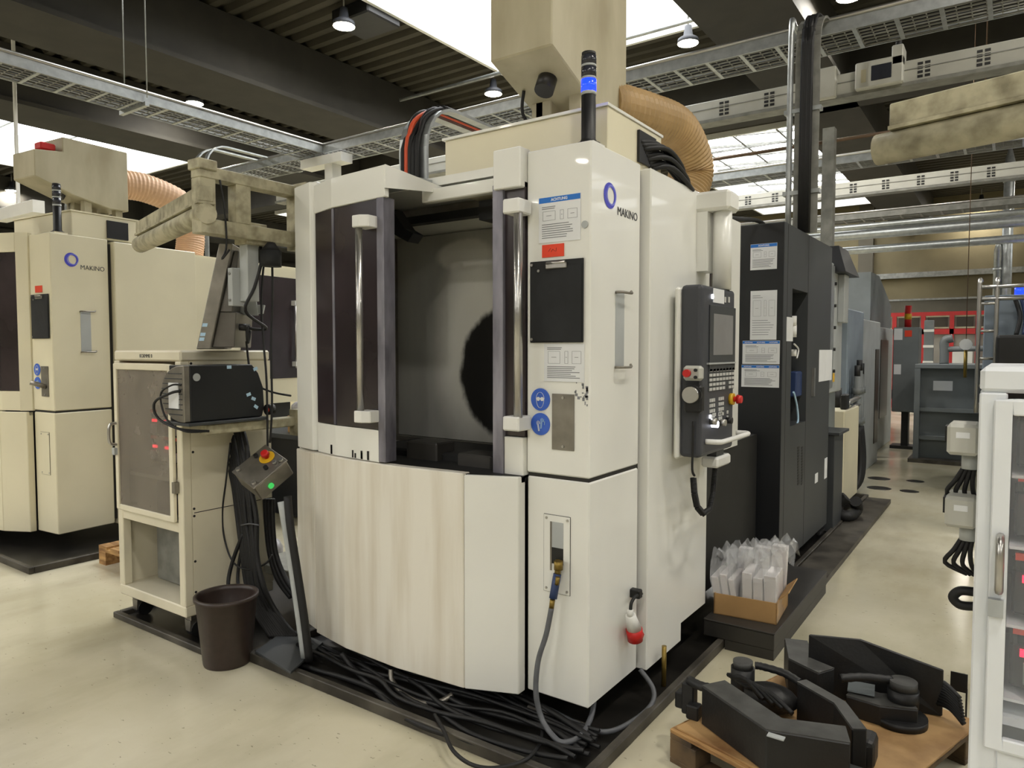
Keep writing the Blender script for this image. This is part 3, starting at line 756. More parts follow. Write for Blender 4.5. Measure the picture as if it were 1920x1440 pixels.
    if open_door:
        (x0, z1), (x1, z0) = fr(1033, 977), fr(1057, 1073)
        zz = z0 + (z1 - z0) * .48
        bx('recess', 'grey_light', x0 - ox, x1 - ox, y - .0045, y - .003, zz, z1, 0, ap)
        bx('recess_opening', 'black', x0 - ox, x1 - ox, y - .0045, y - .003, z0 + .03, zz, 0, ap)
        bx('recess_edge', 'steel_brushed', x0 - ox, x0 + .008 - ox, y - .006, y - .003, z0, z1, 0, ap)
    # --- side: ring logo, lettering, grip recess
    def sd(px, py): q = P(px, py, x=XR); return q.y, q.z
    f = X(XR) + .0012
    yc, zc = sd(1143, 367)
    q = B(); n = 40
    def crescent(r_out, r_in, dy):
        v = []
        for i in range(n + 1):
            t = 2 * math.pi * i / n; v.append(((yc + r_out * math.cos(t)), zc + r_out * math.sin(t), yc + dy + r_in * math.cos(t), zc + r_in * .98 * math.sin(t)))
        for a, b in zip(v, v[1:]):
            q.add([(f, a[0], a[1]), (f, b[0], b[1]), (f, b[2], b[3]), (f, a[2], a[3]), (f + .001, a[0], a[1]), (f + .001, b[0], b[1]), (f + .001, b[2], b[3]), (f + .001, a[2], a[3])], [(0, 1, 2, 3), (4, 5, 6, 7), (0, 1, 5, 4), (2, 3, 7, 6)])
    crescent(.053, .036, .004)
    lg = q.obj('ring_logo', 'logo_blue', T)
    q = B(); q.ring((f + .001, yc + .014, zc + .004), 'x', .036, .043, .0006); q.obj('ring_inner', 'logo_blue_light', lg)
    ya, za = sd(1157, 397)
    text('lettering', 'MAKINO', .050, 'logo_text', T, (f, ya, za - .012), (0, 1, 0), (0, 0, 1))
    (ya, z1), (yb, z0) = sd(1154, 548), sd(1169, 688)
    gr = bx('grip_recess', 'grey_light', XR - .001, XR + .002, ya, yb, z0, z1)
    for zz in (z0, z1):
        B().tube([(f, ya, zz), (f + .03, ya + .01, zz), (f + .03, yb + .01, zz), (f + .018, yb + .03, zz + .01)], .006, 6, 3).obj('grip_hook', 'steel_brushed', gr)
    # --- operator door behind the pendant
    od = bx('operator_door', pm, -1.46, -1.40, 3.80, ye_ - .04, 1.0, 2.38)
    bx('door_window', 'smoked_glass', -1.402, -1.394, 3.92 if open_door else 4.3, ye_ - (.25 if open_door else .18), 1.25, 2.28, 0, od)
    if not open_door: B().cyl((X(-1.35), 4.98, 1.35), (X(-1.35), 4.98, 2.05), .014, 10).obj('handle_bar', 'steel', od)
    for z in (() if open_door else (1.37, 2.0)): bx('handle_bracket', 'white_plastic', -1.40, -1.335, 4.96, 5.0, z, z + .05, 0, od)
    # --- signal tower
    sx, sy = X(-1.45), 2.615
    zb = 2.437
    st = B().lathe((sx, sy, zb - .008), [(.05, 0), (.05, .012), (.036, .018), (.03, .03), (.03, .206)], 18).obj('signal_tower', 'black', T)
    B().box(sx - .05, sx + .05, sy - .05, sy + .05, zb - .012, zb).obj('tower_base', pm, st)
    for k, (h0, h1, mm) in enumerate(((.22, .235, 'grey_light'), (.235, .29, 'blue_lamp' if open_door else 'lens_dark'), (.29, .30, 'grey_light'), (.30, .345, 'lens_dark'), (.345, .355, 'grey_light'), (.355, .395, 'lens_dark'), (.395, .41, 'black'))):
        B().cyl((sx, sy, zb + h0 * .9), (sx, sy, zb + h1 * .9), .031 if mm != 'black' else .029, 18).obj('tower_segment', mm, st)
    return T
M1 = make_machine(0, 'near white machining center with its curved front doors slid open', True)
M2 = make_machine(-4.755, 'left cream machining center with dark closed doors behind the white trolley', False, 1.035, 'paint_cream', 'paint_cream')

# mist collectors on top of each machine
def mist(ox, label, z0, pink=False, dz=0):
    e = E('mist_collector', label, 'mist collector', (-1.9 + ox, 3.0, z0))
    xa, xb = -1.985 + ox, -1.655 + ox; ya, yb = 2.66, 3.38
    zt = z0 + .98
    # side outline, sloping hopper underside
    out = [(ya, z0 + .27), (ya + .27, z0 + .135), (ya + .5, z0 + .1), (yb, z0 + .1), (yb, zt), (ya + .36, zt), (ya + .36, zt - .32), (ya, zt - .36)]
    out = [(ya, z0 + .28), (ya + .24, z0 + .19), (ya + .44, z0 + .115), (yb, z0 + .15), (yb, zt), (ya, zt)]
    if pink: out = [(ya - .1, z0 + .26), (ya + .2, z0 + .16), (ya + .5, z0 + .1), (yb - .05, z0 + .1), (yb - .05, z0 + .62), (ya + .12, z0 + .62), (ya + .12, z0 + .5), (ya - .1, z0 + .47)]
    B().prism(out, xa, xb, 'x').obj('hopper', 'mist_paint', e, .006)
    for fx in (xa + .06, xb - .06):
        for fy in (ya + .33, yb - .12): B().box(fx - .03, fx + .03, fy - .03, fy + .03, z0, z0 + .19).obj('leg', 'mist_paint', e)
    B().cyl((xa + .2, ya + .14, z0 + .15), (xa + .2, ya + .19, z0 + .25), .045, 20).obj('drain_port', 'tray_dark', e)
    B().box(xa + .05, xa + .14, ya + .30, ya + .5, z0 + .03, z0 + .18).obj('sump_box', 'mist_paint', e, .005)
    B().tube([(xa + .05, ya + .2, z0 + .2), (xa + .03, ya + .22, z0 + .1), (xa + .06, ya + .3, z0 + .02)], .008, 6, 4).obj('drain_hose', 'black_rubber', e)
    r = .125
    if not pink:
        pts = [(xb - .1, yb - .05, z0 + .22), (xb, yb + .25, z0 + .22), (xb + .06, yb + .5, z0 + .2), (xb + .08, yb + .69, z0 + .04), (xb + .05, yb + .66, z0 - .12), (xb - .02, yb + .6, z0 - .215)]
    else:
        pts = [(xb - .15, yb - .08, z0 + .36), (xb - .1, yb + .2, z0 + .36), (xb - .08, yb + .55, z0 + .25), (xb - .08, yb + .62, z0), (xb - .08, yb + .6, z0 - .21)]
    B().tube(pts, r, 24, 20, rings=.05, flat=True).obj('flexible_duct', 'duct_pink' if pink else 'duct', e)
    if not pink: B().box(xa + .12, xa + .18, ya - .004, ya, zt - .02, zt).obj('red_label', 'red', e)
    else: B().box(xb - .16, xb - .06, ya - .02, ya + .1, z0 + .5, z0 + .56).obj('red_cap', 'red', e, .01)
    return e
mist(0, 'tall cream hopper with tan ribbed duct on top of the near machine', 2.625)
MC2 = mist(-4.75, 'dirty cream hopper with pink ribbed duct on top of the left machine', 2.72, True)
# ------------------------------------------------------------------ things on and around the near machine
def clipboard(ox, label, zs):
    a = P(996, 492, y=YF); b = P(1097, 642, y=YF)
    x0, x1, z1, z0 = a.x + ox, b.x + ox - .004, a.z * zs, b.z * zs
    e = E('clipboard', label, 'clipboard', ((x0 + x1) / 2, YF - .004, z0), group='black clipboards on machines')
    B().box(x0, x1, YF - .010, YF - .004, z0, z1).obj('board', 'black_cloth', e, .002)
    # loose black sheet cover, slightly wavy
    q = B(); n = 8
    vs = []
    for i in range(n + 1):
        for j in range(n + 1):
            u, v = i / n, j / n
            vs.append((x0 + .006 + (x1 - x0 - .012) * u, YF - .0125 - .004 * math.sin(5 * u + 4 * v) * math.sin(math.pi * u), z0 + .006 + (z1 - z0 - .03) * v))
    q.add(vs, [(i * (n + 1) + j, (i + 1) * (n + 1) + j, (i + 1) * (n + 1) + j + 1, i * (n + 1) + j + 1) for i in range(n) for j in range(n)], True)
    q.obj('cover_sheet', 'black_cloth', e)
    xm = (x0 + x1) / 2 + .01
    c = B().box(xm - .055, xm + .045, YF - .022, YF - .011, z1 - .035, z1 - .012).obj('clip', 'steel', e, .003)
    B().cyl((xm - .05, YF - .02, z1 - .012), (xm + .04, YF - .02, z1 - .012), .006, 8).obj('clip_roll', 'steel', c)
    for cx, cz in ((x0 + .012, z1 - .014), (x0 + .012, z0 + .014), (x0 + .045, z1 - .04)): B().cyl((cx, YF - .011, cz), (cx, YF - .016, cz), .006, 10).obj('screw', 'steel', e)
    return e
clipboard(0, 'black clipboard with steel clip on the near machine corner', 1)
CB2 = clipboard(-4.755, 'black clipboard on the left machine above its blue signs', 1.035)
# the left machine stands a few degrees turned about its front corner, with what it carries
PV = Vector((-6.137, 2.516, 0)); AG = math.radians(5)
for o in (M2, MC2, CB2):
    o.location = PV + Matrix.Rotation(AG, 3, 'Z') @ (o.location - PV); o.rotation_euler.z += AG

# control pendant on its swing arm
T = E('control_pendant', 'dark grey control pendant with screen and keys beside the near machine', 'control panel', (-1.24, 3.48, 1.06))
xf = -1.195
B().box(-1.30, xf, 3.25, 3.735, 1.085, 1.905).obj('housing', 'pendant_grey', T, .02, 3)
B().box(-1.325, -1.298, 3.235, 3.72, 1.075, 1.895).obj('back_shell', 'paint', T, .01)
def pf(px, py): q = P(px, py, x=xf); return q.y, q.z
(ya, z1), (yb, z0) = pf(1330, 571), pf(1376, 694)
sc = B().box(xf, xf + .006, ya, yb, z0, z1).obj('screen_bezel', 'charcoal', T, .002)
(ya, z1), (yb, z0) = pf(1336, 588), pf(1371, 665)
B().box(xf + .005, xf + .0075, ya, yb, z0, z1).obj('screen', 'screen_off', sc)
(ya, z1), (yb, z0) = pf(1337, 540), pf(1357, 570)
B().box(xf, xf + .002, ya, yb, z0, z1).obj('paper_label', 'paper', T)
y_, z_ = pf(1335, 556); B().cyl((xf, y_, z_), (xf + .006, y_, z_), .012, 12).obj('indicator_lamp', 'white_lamp', T)
for px in (1359, 1366):
    y_, z_ = pf(px, 562); B().box(xf, xf + .004, y_ - .01, y_ + .01, z_ - .014, z_ + .014).obj('switch', 'key', T)
(ya, z1), (yb, z0) = pf(1325, 682), pf(1375, 683)
B().box(xf, xf + .012, ya, yb, z1 - .004, z1 + .004).obj('ledge', 'grey_light', T)
kp = None
(ya, z1), (yb, z0) = pf(1328, 690), pf(1375, 728)
kp = B().box(xf, xf + .003, ya, yb, z0, z1).obj('keypad', 'charcoal', T)
for r in range(5):
    for c in range(8):
        if c == 5 and r > 2: continue
        yy = ya + (yb - ya) * (c + .15) / 8; zz = z1 - (z1 - z0) * (r + .85) / 5
        B().box(xf + .003, xf + .006, yy, yy + (yb - ya) * .09, zz, zz + (z1 - z0) * .12).obj('key', 'key', kp)
for bx_, by_, nr, nc in ((1330, 748, 4, 3), (1347, 745, 4, 3), (1335, 775, 2, 2), (1347, 772, 2, 2), (1362, 770, 2, 1)):
    y0_, z0_ = pf(bx_, by_)
    for r in range(nr):
        for c in range(nc):
            yy, zz = y0_ + c * .026, z0_ - r * .026
            lit = (bx_ == 1330 and r == 3 and c == 0)
            B().box(xf, xf + .005, yy, yy + .017, zz - .016, zz).obj('push_key', 'white_lamp' if lit else 'key', T)
y_, z_ = pf(1369, 748)
es = B().cyl((xf, y_, z_), (xf + .02, y_, z_), .03, 18).obj('emergency_stop', 'yellow', T)
B().lathe((0, 0, 0), [(.012, 0), (.012, .02), (.024, .025), (.024, .045), (.015, .052)], 16)
B().cyl((xf + .02, y_, z_), (xf + .04, y_, z_), .014, 14).obj('stem', 'red', es); B().cyl((xf + .036, y_, z_), (xf + .06, y_, z_), .024, 18, .019).obj('mushroom_head', 'red', es)
for px, py, mm in ((1335, 795, 'white_lamp'), (1350, 792, 'steel'), (1362, 788, 'black'), (1332, 790, 'steel')):
    y_, z_ = pf(px, py); B().cyl((xf, y_, z_), (xf + .03, y_, z_), .017, 14).obj('rotary_knob', mm, T)
ya, za = pf(1320, 829); yb, zb = pf(1380, 817)
B().tube([(xf, ya + .02, za), (xf + .06, ya + .04, za), (xf + .07, ya + .1, za), (xf + .07, yb - .08, za + .0), (xf + .06, yb, za), (xf, yb, za)], .013, 8, 4).obj('grab_bar', 'white_plastic', T)
B().box(-1.29, -1.20, 3.52, 3.72, 1.0, 1.055).obj('cable_box', 'white_plastic', T, .01)
B().box(-1.27, -1.22, 3.55, 3.66, 1.05, 1.09).obj('cable_neck', 'charcoal', T)
# hanging arm
B().cyl((-1.235, 3.64, 1.905), (-1.235, 3.64, 2.31), .047, 20).obj('arm_tube', 'paint', T)
B().box(-1.36, -1.175, 3.56, 3.72, 2.30, 2.40).obj('arm_head', 'paint', T, .015)
B().box(-1.345, -1.29, 3.57, 3.71, 2.0, 2.30).obj('arm_bracket', 'paint', T)
# hand wheel unit hung on the pendant side
T = E('handwheel', 'hand-held jog wheel with red button hung on the control pendant', 'hand wheel', (-1.28, 3.24, 1.2))
q = P(1298, 722, y=3.2); cx, cz = q.x, q.z
B().box(cx - .04, cx + .045, 3.195, 3.245, cz - .13, cz + .0).obj('grip', 'black', T, .01)
q = P(1297, 700, y=3.2)
B().box(q.x - .045, q.x + .045, 3.20, 3.245, q.z - .035, q.z + .035).obj('button_box', 'grey_box', T, .012)
B().cyl((q.x - .02, 3.2, q.z), (q.x - .02, 3.18, q.z), .018, 14).obj('red_button', 'red', T)
for dx, dz in ((.02, .015), (.02, -.018)): B().cyl((q.x + dx, 3.2, q.z + dz), (q.x + dx, 3.19, q.z + dz), .008, 10).obj('button', 'black', T)
B().cyl((cx - .0, 3.2, cz - .045), (cx - .0, 3.17, cz - .045), .038, 24).obj('dial', 'steel', T)
B().cyl((cx - .0, 3.205, cz - .045), (cx, 3.19, cz - .045), .046, 24).obj('dial_ring', 'black', T)
B().tube([P(1300, 790, y=3.23), P(1299, 840, y=3.23), P(1298, 880, y=3.23), P(1302, 892, y=3.25)], .006, 6, 4).obj('lead', 'black_rubber', T)
# coiled lead
path = [P(1300, 896, y=3.26), P(1302, 925, y=3.26), P(1307, 950, y=3.28), P(1318, 963, y=3.34), P(1330, 955, y=3.42), P(1337, 925, y=3.5), P(1340, 890, y=3.55), P(1343, 862, y=3.58)]
dense = []
for i in range(len(path) - 1):
    for j in range(12): dense.append(path[i].lerp(path[i + 1], j / 12))
pts = []
for i, p in enumerate(dense):
    for k in range(4):
        t = k * math.pi / 2; nx = dense[min(i + 1, len(dense) - 1)]
        c = p.lerp(nx, k / 4); d = (nx - p); d = d.normalized() if d.length > 1e-6 else Vector((0, 0, -1))
        a = d.orthogonal().normalized(); a = (Vector((1, -1, 0)).normalized() - d * d.dot(Vector((1, -1, 0)).normalized())).normalized(); b = d.cross(a)
        pts.append(c + (a * math.cos(t) + b * math.sin(t)) * .013)
B().tube(pts, .0045, 5, 1).obj('coiled_lead', 'black_rubber', T)

# air hose with gun on the lower cabinet
T = E('air_hose', 'grey air hose with brass coupling and blue grip at the near corner', 'hose', (-1.5, 2.45, 0))
yh = YF - .03
c = [P(1047, 1050, y=YF), P(1046, 1070, y=yh), P(1043, 1090, y=yh - .01)]
B().cyl(c[0], P(1045, 1080, y=yh), .013, 12).obj('coupling', 'brass', T); B().cyl(P(1047, 1052, y=yh), P(1047, 1068, y=yh), .019, 12).obj('coupling_nut', 'brass', T)
B().cyl(P(1045, 1076, y=yh), P(1037, 1122, y=yh - .02), .017, 12).obj('blue_grip', 'blue_grip', T)
B().cyl(P(1046, 1082, y=yh - .02), P(1044, 1096, y=yh - .02), .009, 10).obj('lever', 'brass', T)
B().cyl(P(1036, 1124, y=yh - .02), P(1034, 1140, y=yh - .02), .011, 12).obj('ferrule', 'brass', T)
g = [P(1034, 1140, y=yh - .02), P(1024, 1190, y=yh - .04), P(1009, 1240, y=yh - .06), P(1005, 1300, z=.19), P(1017, 1350, z=.09), P(1042, 1385, z=.055), P(1062, 1392, z=.055), P(1090, 1378, z=.055), P(1108, 1345, z=.06), P(1114, 1315, z=.1)]
B().tube(g, .0115, 8, 6).obj('hose', 'hose_grey', T)

# red and white power plug hanging between side panels
T = E('power_plug', 'hanging white and red power plug between the near machine side panels', 'plug', (-1.36, 2.95, .6))
xp = -1.34
def pp(px, py): return P(px, py, x=xp)
B().tube([P(1203, 1113, x=-1.36), pp(1192, 1118), pp(1184, 1130), pp(1182, 1146)], .0075, 7, 5).obj('lead', 'black_rubber', T)
B().box(-1.40, -1.335, pp(1197, 1112).y, pp(1203, 1112).y, pp(1200, 1122).z, pp(1200, 1106).z).obj('gland', 'black', T, .004)
B().cyl(pp(1182, 1143), pp(1182, 1155), .014, 10).obj('cable_nut', 'white_plastic', T)
B().cyl(pp(1182, 1153), pp(1189, 1180), .022, 14, .034).obj('body', 'white_plastic', T)
B().cyl(pp(1189, 1179), pp(1191, 1200), .037, 16, .034).obj('red_shroud', 'red', T)
B().beam(pp(1198, 1184), pp(1203, 1192), .02, .02).obj('latch', 'red', T)

# drip trays
def drip_tray(label, x0, x1, y0, y1, h=.05, mat='tray_steel'):
    e = E('drip_tray', label, 'drip tray', ((x0 + x1) / 2, (y0 + y1) / 2, 0), group='steel drip trays')
    B().box(x0 + .03, x1 - .03, y0 + .03, y1 - .03, 0, .006).obj('tray_floor', 'tray_dark', e)
    t = .035
    B().box(x0, x1, y0, y0 + t, 0, h).obj('rim', mat, e, .004); B().box(x0, x1, y1 - t, y1, 0, h).obj('rim', mat, e, .004)
    B().box(x0, x0 + t, y0 + t, y1 - t, 0, h).obj('rim', mat, e, .004); B().box(x1 - t, x1, y0 + t, y1 - t, 0, h).obj('rim', mat, e, .004)
    return e
drip_tray('black drip tray full of cables under the near machine', -3.17, -1.225, 2.165, 8.4)
drip_tray('flat drip tray under the white trolley and the brown bin', -4.36, -3.20, 2.07, 3.6, .035)
drip_tray('drip tray with a grey rim under the left machine', -8.3, -5.68, 2.13, 4.05)
# cables lying in the near tray: each one a thing of its own
random.seed(21)
TG = E('cable_tangle', 'tangle of black cables lying in the drip tray under the near machine', 'cables', (-2.2, 2.4, .006))
for k in range(16):
    y0 = 2.235 + k * .022; z = .022 + .012 * (k % 4)
    pts = []
    for i in range(9):
        x = -3.0 + i * .21 + random.uniform(-.03, .03)
        pts.append((x, y0 + .05 * math.sin(i * .8 + k * .35) + random.uniform(-.012, .012) + .12 * (1 - i / 8) * (k % 3), z + (.015 if (i + k) % 3 == 0 else 0)))
    B().tube(pts, random.choice((.008, .01, .012)), 6, 4).obj('cable', 'black_rubber', TG)
g = [P(733, 1255, z=.1), P(735, 1275, z=.06), P(755, 1300, z=.03), P(790, 1318, z=.02), P(826, 1315, z=.03), P(848, 1302, z=.05)]
top(B().tube(g, .012, 8, 6), 'braided_hose', 'steel_brushed', 'grey braided hose curling out from under the near machine front', 'hose')
g = [P(815, 1340, z=.06), P(832, 1370, z=.06), P(850, 1408, z=.055), P(885, 1434, z=.02), P(930, 1440, z=.02), P(985, 1425, z=.055), P(1012, 1395, z=.03), P(1018, 1365, z=.03)]
top(B().tube(g, .008, 7, 6), 'loop_cable', 'black_rubber', 'thin black cable looping over the front rim of the drip tray', 'cable')
g = [P(1030, 1330, z=.05), P(1090, 1360, z=.03), P(1140, 1372, z=.03), P(1190, 1350, z=.03), P(1222, 1320, z=.05), P(1224, 1290, z=.09), P(1200, 1255, z=.15)]
top(B().tube(g, .011, 8, 6), 'floor_hose', 'hose_grey', 'dark grey hose curving below the near machine right corner', 'hose')
top(B().cyl(P(990, 1325, z=.05), P(1100, 1360, z=.03), .009, 8), 'loose_rod', 'steel_brushed', 'straight grey rod lying under the near machine corner', 'rod')
top(B().tube([P(640, 1225, z=.1), P(660, 1250, z=.05), P(700, 1290, z=.03), P(760, 1345, z=.03), P(840, 1378, z=.03), P(900, 1392, z=.02)], .014, 7, 5), 'floor_hose', 'black_rubber', 'thick black hose from the foot plate along the tray front', 'hose')
p = P(1245, 1250, z=.1)
top(B().cyl((p.x, p.y, .008), (p.x, p.y, .2), .012, 8), 'drain_stub', 'brass', 'short brass coloured stub under the proud side panel', 'pipe')

# ------------------------------------------------------------------ swing arm with monitor, computer and operator box
def swing_arm(ox, oy, label, ext=1.32):
    T = E('swing_arm', label, 'swing arm', (-3.3 + ox, 2.3 + oy, 2.2), group='dirty swing arms beside machines')
    x = -3.3 + ox; ya, yb = 2.01 + oy, 2.66 + oy
    B().box(x - .04, x + .04, ya, yb, 2.44, 2.50).obj('upper_rail', 'arm_paint', T, .004)
    B().box(x - .04, x + .04, ya, yb, 2.17, 2.245).obj('lower_rail', 'arm_paint', T, .004)
    for y0, w_ in ((ya, .085), (ya + .2, .085)): B().box(x - .038, x + .038, y0, y0 + w_, 2.245, 2.44).obj('upright', 'arm_paint', T, .003)
    B().box(x - .05, x + .05, ya - .01, ya + .09, 2.48, 2.53).obj('end_cap', 'arm_paint', T, .004)
    d = Vector((-.964, .265, 0)); p = Vector((x, ya + .04, 0)) - d * .05
    B().beam(p + Vector((0, 0, 2.36)), p + d * ext + Vector((0, 0, 2.36)), .07, .075).obj('upper_tube', 'arm_paint', T, .004)
    B().cyl(p + Vector((0, 0, 2.265)), p + d * (ext + .05) + Vector((0, 0, 2.265)), .05, 18).obj('lower_tube', 'arm_paint', T)
    B().beam(p + Vector((0, 0, 2.318)), p + d * ext + Vector((0, 0, 2.318)), .085, .012).obj('joining_strip', 'arm_paint', T)
    B().tube([(x + .05, ya + .1, 2.44), (x + .055, ya + .12, 2.3), (x + .05, ya + .13, 2.12), (x + .055, ya + .1, 2.05), (x + .06, ya + .14, 2.1)], .005, 6, 5).obj('loose_wire', 'black_rubber', T)
    B().box(x - .045, x + .12, yb - .08, yb, 2.15, 2.51).obj('wall_bracket', 'arm_paint', T)
    return T
swing_arm(0, 0, 'dirty cream swing arm frame reaching left from the near machine')
# monitor on a drop post
x = -3.33
T = E('panel_computer', 'stainless panel computer seen from behind hung over the white trolley', 'monitor', (-3.5, 2.3, 1.6))
B().box(x - .05, x + .02, 2.30, 2.37, 1.855, 2.16).obj('drop_post', 'grey_light', T, .003)
B().box(x - .055, x + .055, 2.275, 2.40, 2.15, 2.262).obj('post_clamp', 'arm_paint', T, .003)
B().box(x - .09, x - .05, 2.255, 2.35, 1.83, 2.03).obj('bracket_plate', 'grey_light', T, .002)
for zz in (1.86, 2.0): B().cyl((x - .07, 2.255, zz), (x - .07, 2.248, zz), .007, 10).obj('bolt', 'steel', T)
# casing seen almost edge on: wv along its width (away), bv towards its back
NP = P(381, 656, y=2.17); NP.z = 1.60
wv = Vector((-.682, .731, 0)); bv = Vector((.731, .682, 0))
def ML(u_, v_, z_): return NP + wv * u_ + bv * (v_ + z_ * .225) + Vector((0, 0, z_))
def mbox(u0, u1, v0, v1, z0_, z1_, name, mm, par, bev=.003):
    return B().hexa([ML(u_, v_, z_) for z_ in (z0_, z1_) for u_, v_ in ((u0, v0), (u1, v0), (u1, v1), (u0, v1))]).obj(name, mm, par, bev)
mbox(0, .46, -.035, .035, 0, .56, 'front_frame', 'steel_brushed', T, .004)
mbox(.05, .41, -.038, -.035, .05, .51, 'display', 'screen_off', T, 0)
B().hexa([ML(.03, .035, .01), ML(.43, .035, .01), ML(.43, .15, .01), ML(.03, .15, .01), ML(.03, .035, .2), ML(.43, .035, .2), ML(.43, .12, .2), ML(.03, .12, .2)]).obj('cable_compartment', 'steel_dark', T, .004)
B().hexa([ML(.03, .035, .2), ML(.43, .035, .2), ML(.43, .10, .2), ML(.03, .10, .2), ML(.05, .035, .53), ML(.41, .035, .53), ML(.41, .06, .53), ML(.05, .06, .53)]).obj('rear_housing', 'steel_dark', T, .004)
B().hexa([ML(.2, .10, .19), ML(.215, .10, .19), ML(.215, .2, .19), ML(.2, .2, .19), ML(.2, .07, .40), ML(.215, .07, .40), ML(.215, .13, .40), ML(.2, .13, .40)]).obj('side_bracket', 'grey_light', T, .002)
mbox(.21, .24, .10, .22, .2, .25, 'mount_arm', 'grey_light', T)
for k, u_ in enumerate((.06, .10, .14)): B().cyl(ML(u_, .145, .12), ML(u_, .185, .12), .018, 12).obj('connector', 'black', T)
for z_ in (.12, .07, .045): lab(mbox(-.002, 0, -.03, -.005, z_, z_ + .018, 'sticker', 'sticker_blue', T, 0), 'pale blue sticker')
B().tube([ML(.10, .185, .12), ML(.12, .22, .11), ML(.14, .27, .12), (-3.29, 2.27, 1.80), (-3.27, 2.31, 1.92), (-3.28, 2.36, 2.05), (-3.32, 2.39, 2.16)], .009, 7, 5).obj('lead', 'black_rubber', T)
B().tube([ML(.06, .185, .12), ML(.06, .2, .06), ML(.1, .2, .04), ML(.13, .19, .1)], .009, 7, 5).obj('lead', 'black_rubber', T)
top(B().cyl(P(508, 500, y=2.40), P(508, 470, y=2.40), .055, 14).cyl(P(508, 470, y=2.40), P(508, 455, y=2.40), .05, 14, .02), 'hanging_bag', 'black_cloth', 'small black pouch hanging under the swing arm by its cord', 'pouch')
for k, (pts, lb) in enumerate((([(510, 470), (511, 560), (508, 640), (510, 760), (506, 830)], 'black cable hanging straight down right of the panel computer'),
                               ([(496, 480), (490, 560), (494, 640), (500, 720), (502, 860)], 'thin black cable hanging behind the panel computer'),
                               ([(462, 640), (468, 690), (480, 720), (510, 735), (545, 742)], 'thin black cable from the panel computer to the near machine'))):
    top(B().tube([P(a, b, y=2.42 + .02 * k) for a, b in pts], .006, 6, 6), 'hanging_cable', 'black_rubber', lb, 'cable')
# shelf arm and computer
xs = -3.40
T = E('computer_shelf', 'narrow shelf on a cream tube carrying the black computer', 'shelf', (xs, 2.3, 1.16))
B().box(xs - .22, xs + .03, 1.99, 2.46, 1.212, 1.228).obj('shelf_plate', 'charcoal', T, .003)
B().box(xs - .06, xs + .0, 2.10, 2.72, 1.155, 1.21).obj('support_tube', 'arm_paint', T, .006)
B().box(xs - .05, xs + .09, 2.66, 2.72, 1.10, 1.25).obj('wall_bracket', 'arm_paint', T)
T = E('computer_tower', 'black desktop computer with blue stickers on the shelf', 'computer', (xs - .1, 2.2, 1.229))
xa, xb = xs - .205, xs
z0, z1 = 1.230, 1.518
side = [(2.02, z0), (2.44, z0), (2.455, z0 + .05), (2.45, z0 + .16), (2.42, z0 + .24), (2.38, z1), (2.02, z1)]
B().prism(side, xa + .01, xb, 'x').obj('case', 'black_panel', T, .004)
gr = B().prism([(xb, z0), (xb, z1)] + [(xb - .03 - .19 * math.sin(t), (z0 + z1) / 2 + .143 * math.cos(t)) for t in [math.pi * i / 14 for i in range(15)]], 1.985, 2.02, 'y').obj('rear_grille', 'steel_brushed', T, .004)
for k in range(9): B().box(xb - .03 - .175 * math.sqrt(max(.02, 1 - ((k - 4) / 5) ** 2)), xb - .015, 1.981, 1.986, z0 + .037 + k * .026, z0 + .041 + k * .026).obj('slat', 'print_dark', gr)
B().box(xa + .075, xa + .165, 1.978, 1.984, z0 + .07, z0 + .2).obj('label_plate', 'paper', gr)
for (yy, zz, a, rl) in ((2.24, z1 - .012, 0, 0), (2.40, z1 - .025, .4, 0), (2.355, z0 + .125, .3, 1), (2.385, z0 + .10, -.4, 0), (2.40, z0 + .055, -.6, 0)):
    dy, dz = math.cos(a) * .013, math.sin(a) * .013
    lab(B().beam((xb + .0015, yy - dy, zz - dz), (xb + .0015, yy + dy, zz + dz), .002, .017).obj('sticker', 'sticker_blue', T), 'pale blue sticker')
B().cyl((xb, 2.055, z1 - .06), (xb + .002, 2.055, z1 - .06), .02, 18).obj('round_sticker', 'grey_light', T)
B().tube([(xb - .03, 1.985, z0 + .16), (xb - .06, 1.95, z0 + .15), (xa + .03, 1.93, z0 + .1), (xa + .04, 1.94, z0 + .02), (xb - .02, 1.97, z0 - .03), (xb + .03, 2.1, z0 - .05)], .007, 6, 6).obj('lead', 'black_rubber', T)
B().tube([(xb - .02, 1.985, z0 + .19), (xb - .05, 1.95, z0 + .19), (xa + .07, 1.94, z0 + .14), (xa + .1, 1.95, z0 + .02), (xb - .0, 1.98, z0 - .04), (xb + .03, 2.08, z0 - .05)], .005, 6, 6).obj('lead', 'black_rubber', T)
p = P(503, 768, y=2.47)
T = E('key_switch', 'small black and red switch on the computer shelf tube', 'switch', (p.x, 2.47, p.z))
B().cyl((p.x, 2.50, p.z), (p.x, 2.46, p.z), .03, 14).obj('switch_body', 'black', T); B().cyl((p.x + .012, 2.47, p.z), (p.x + .012, 2.455, p.z), .012, 10).obj('switch_cap', 'tag_orange', T)
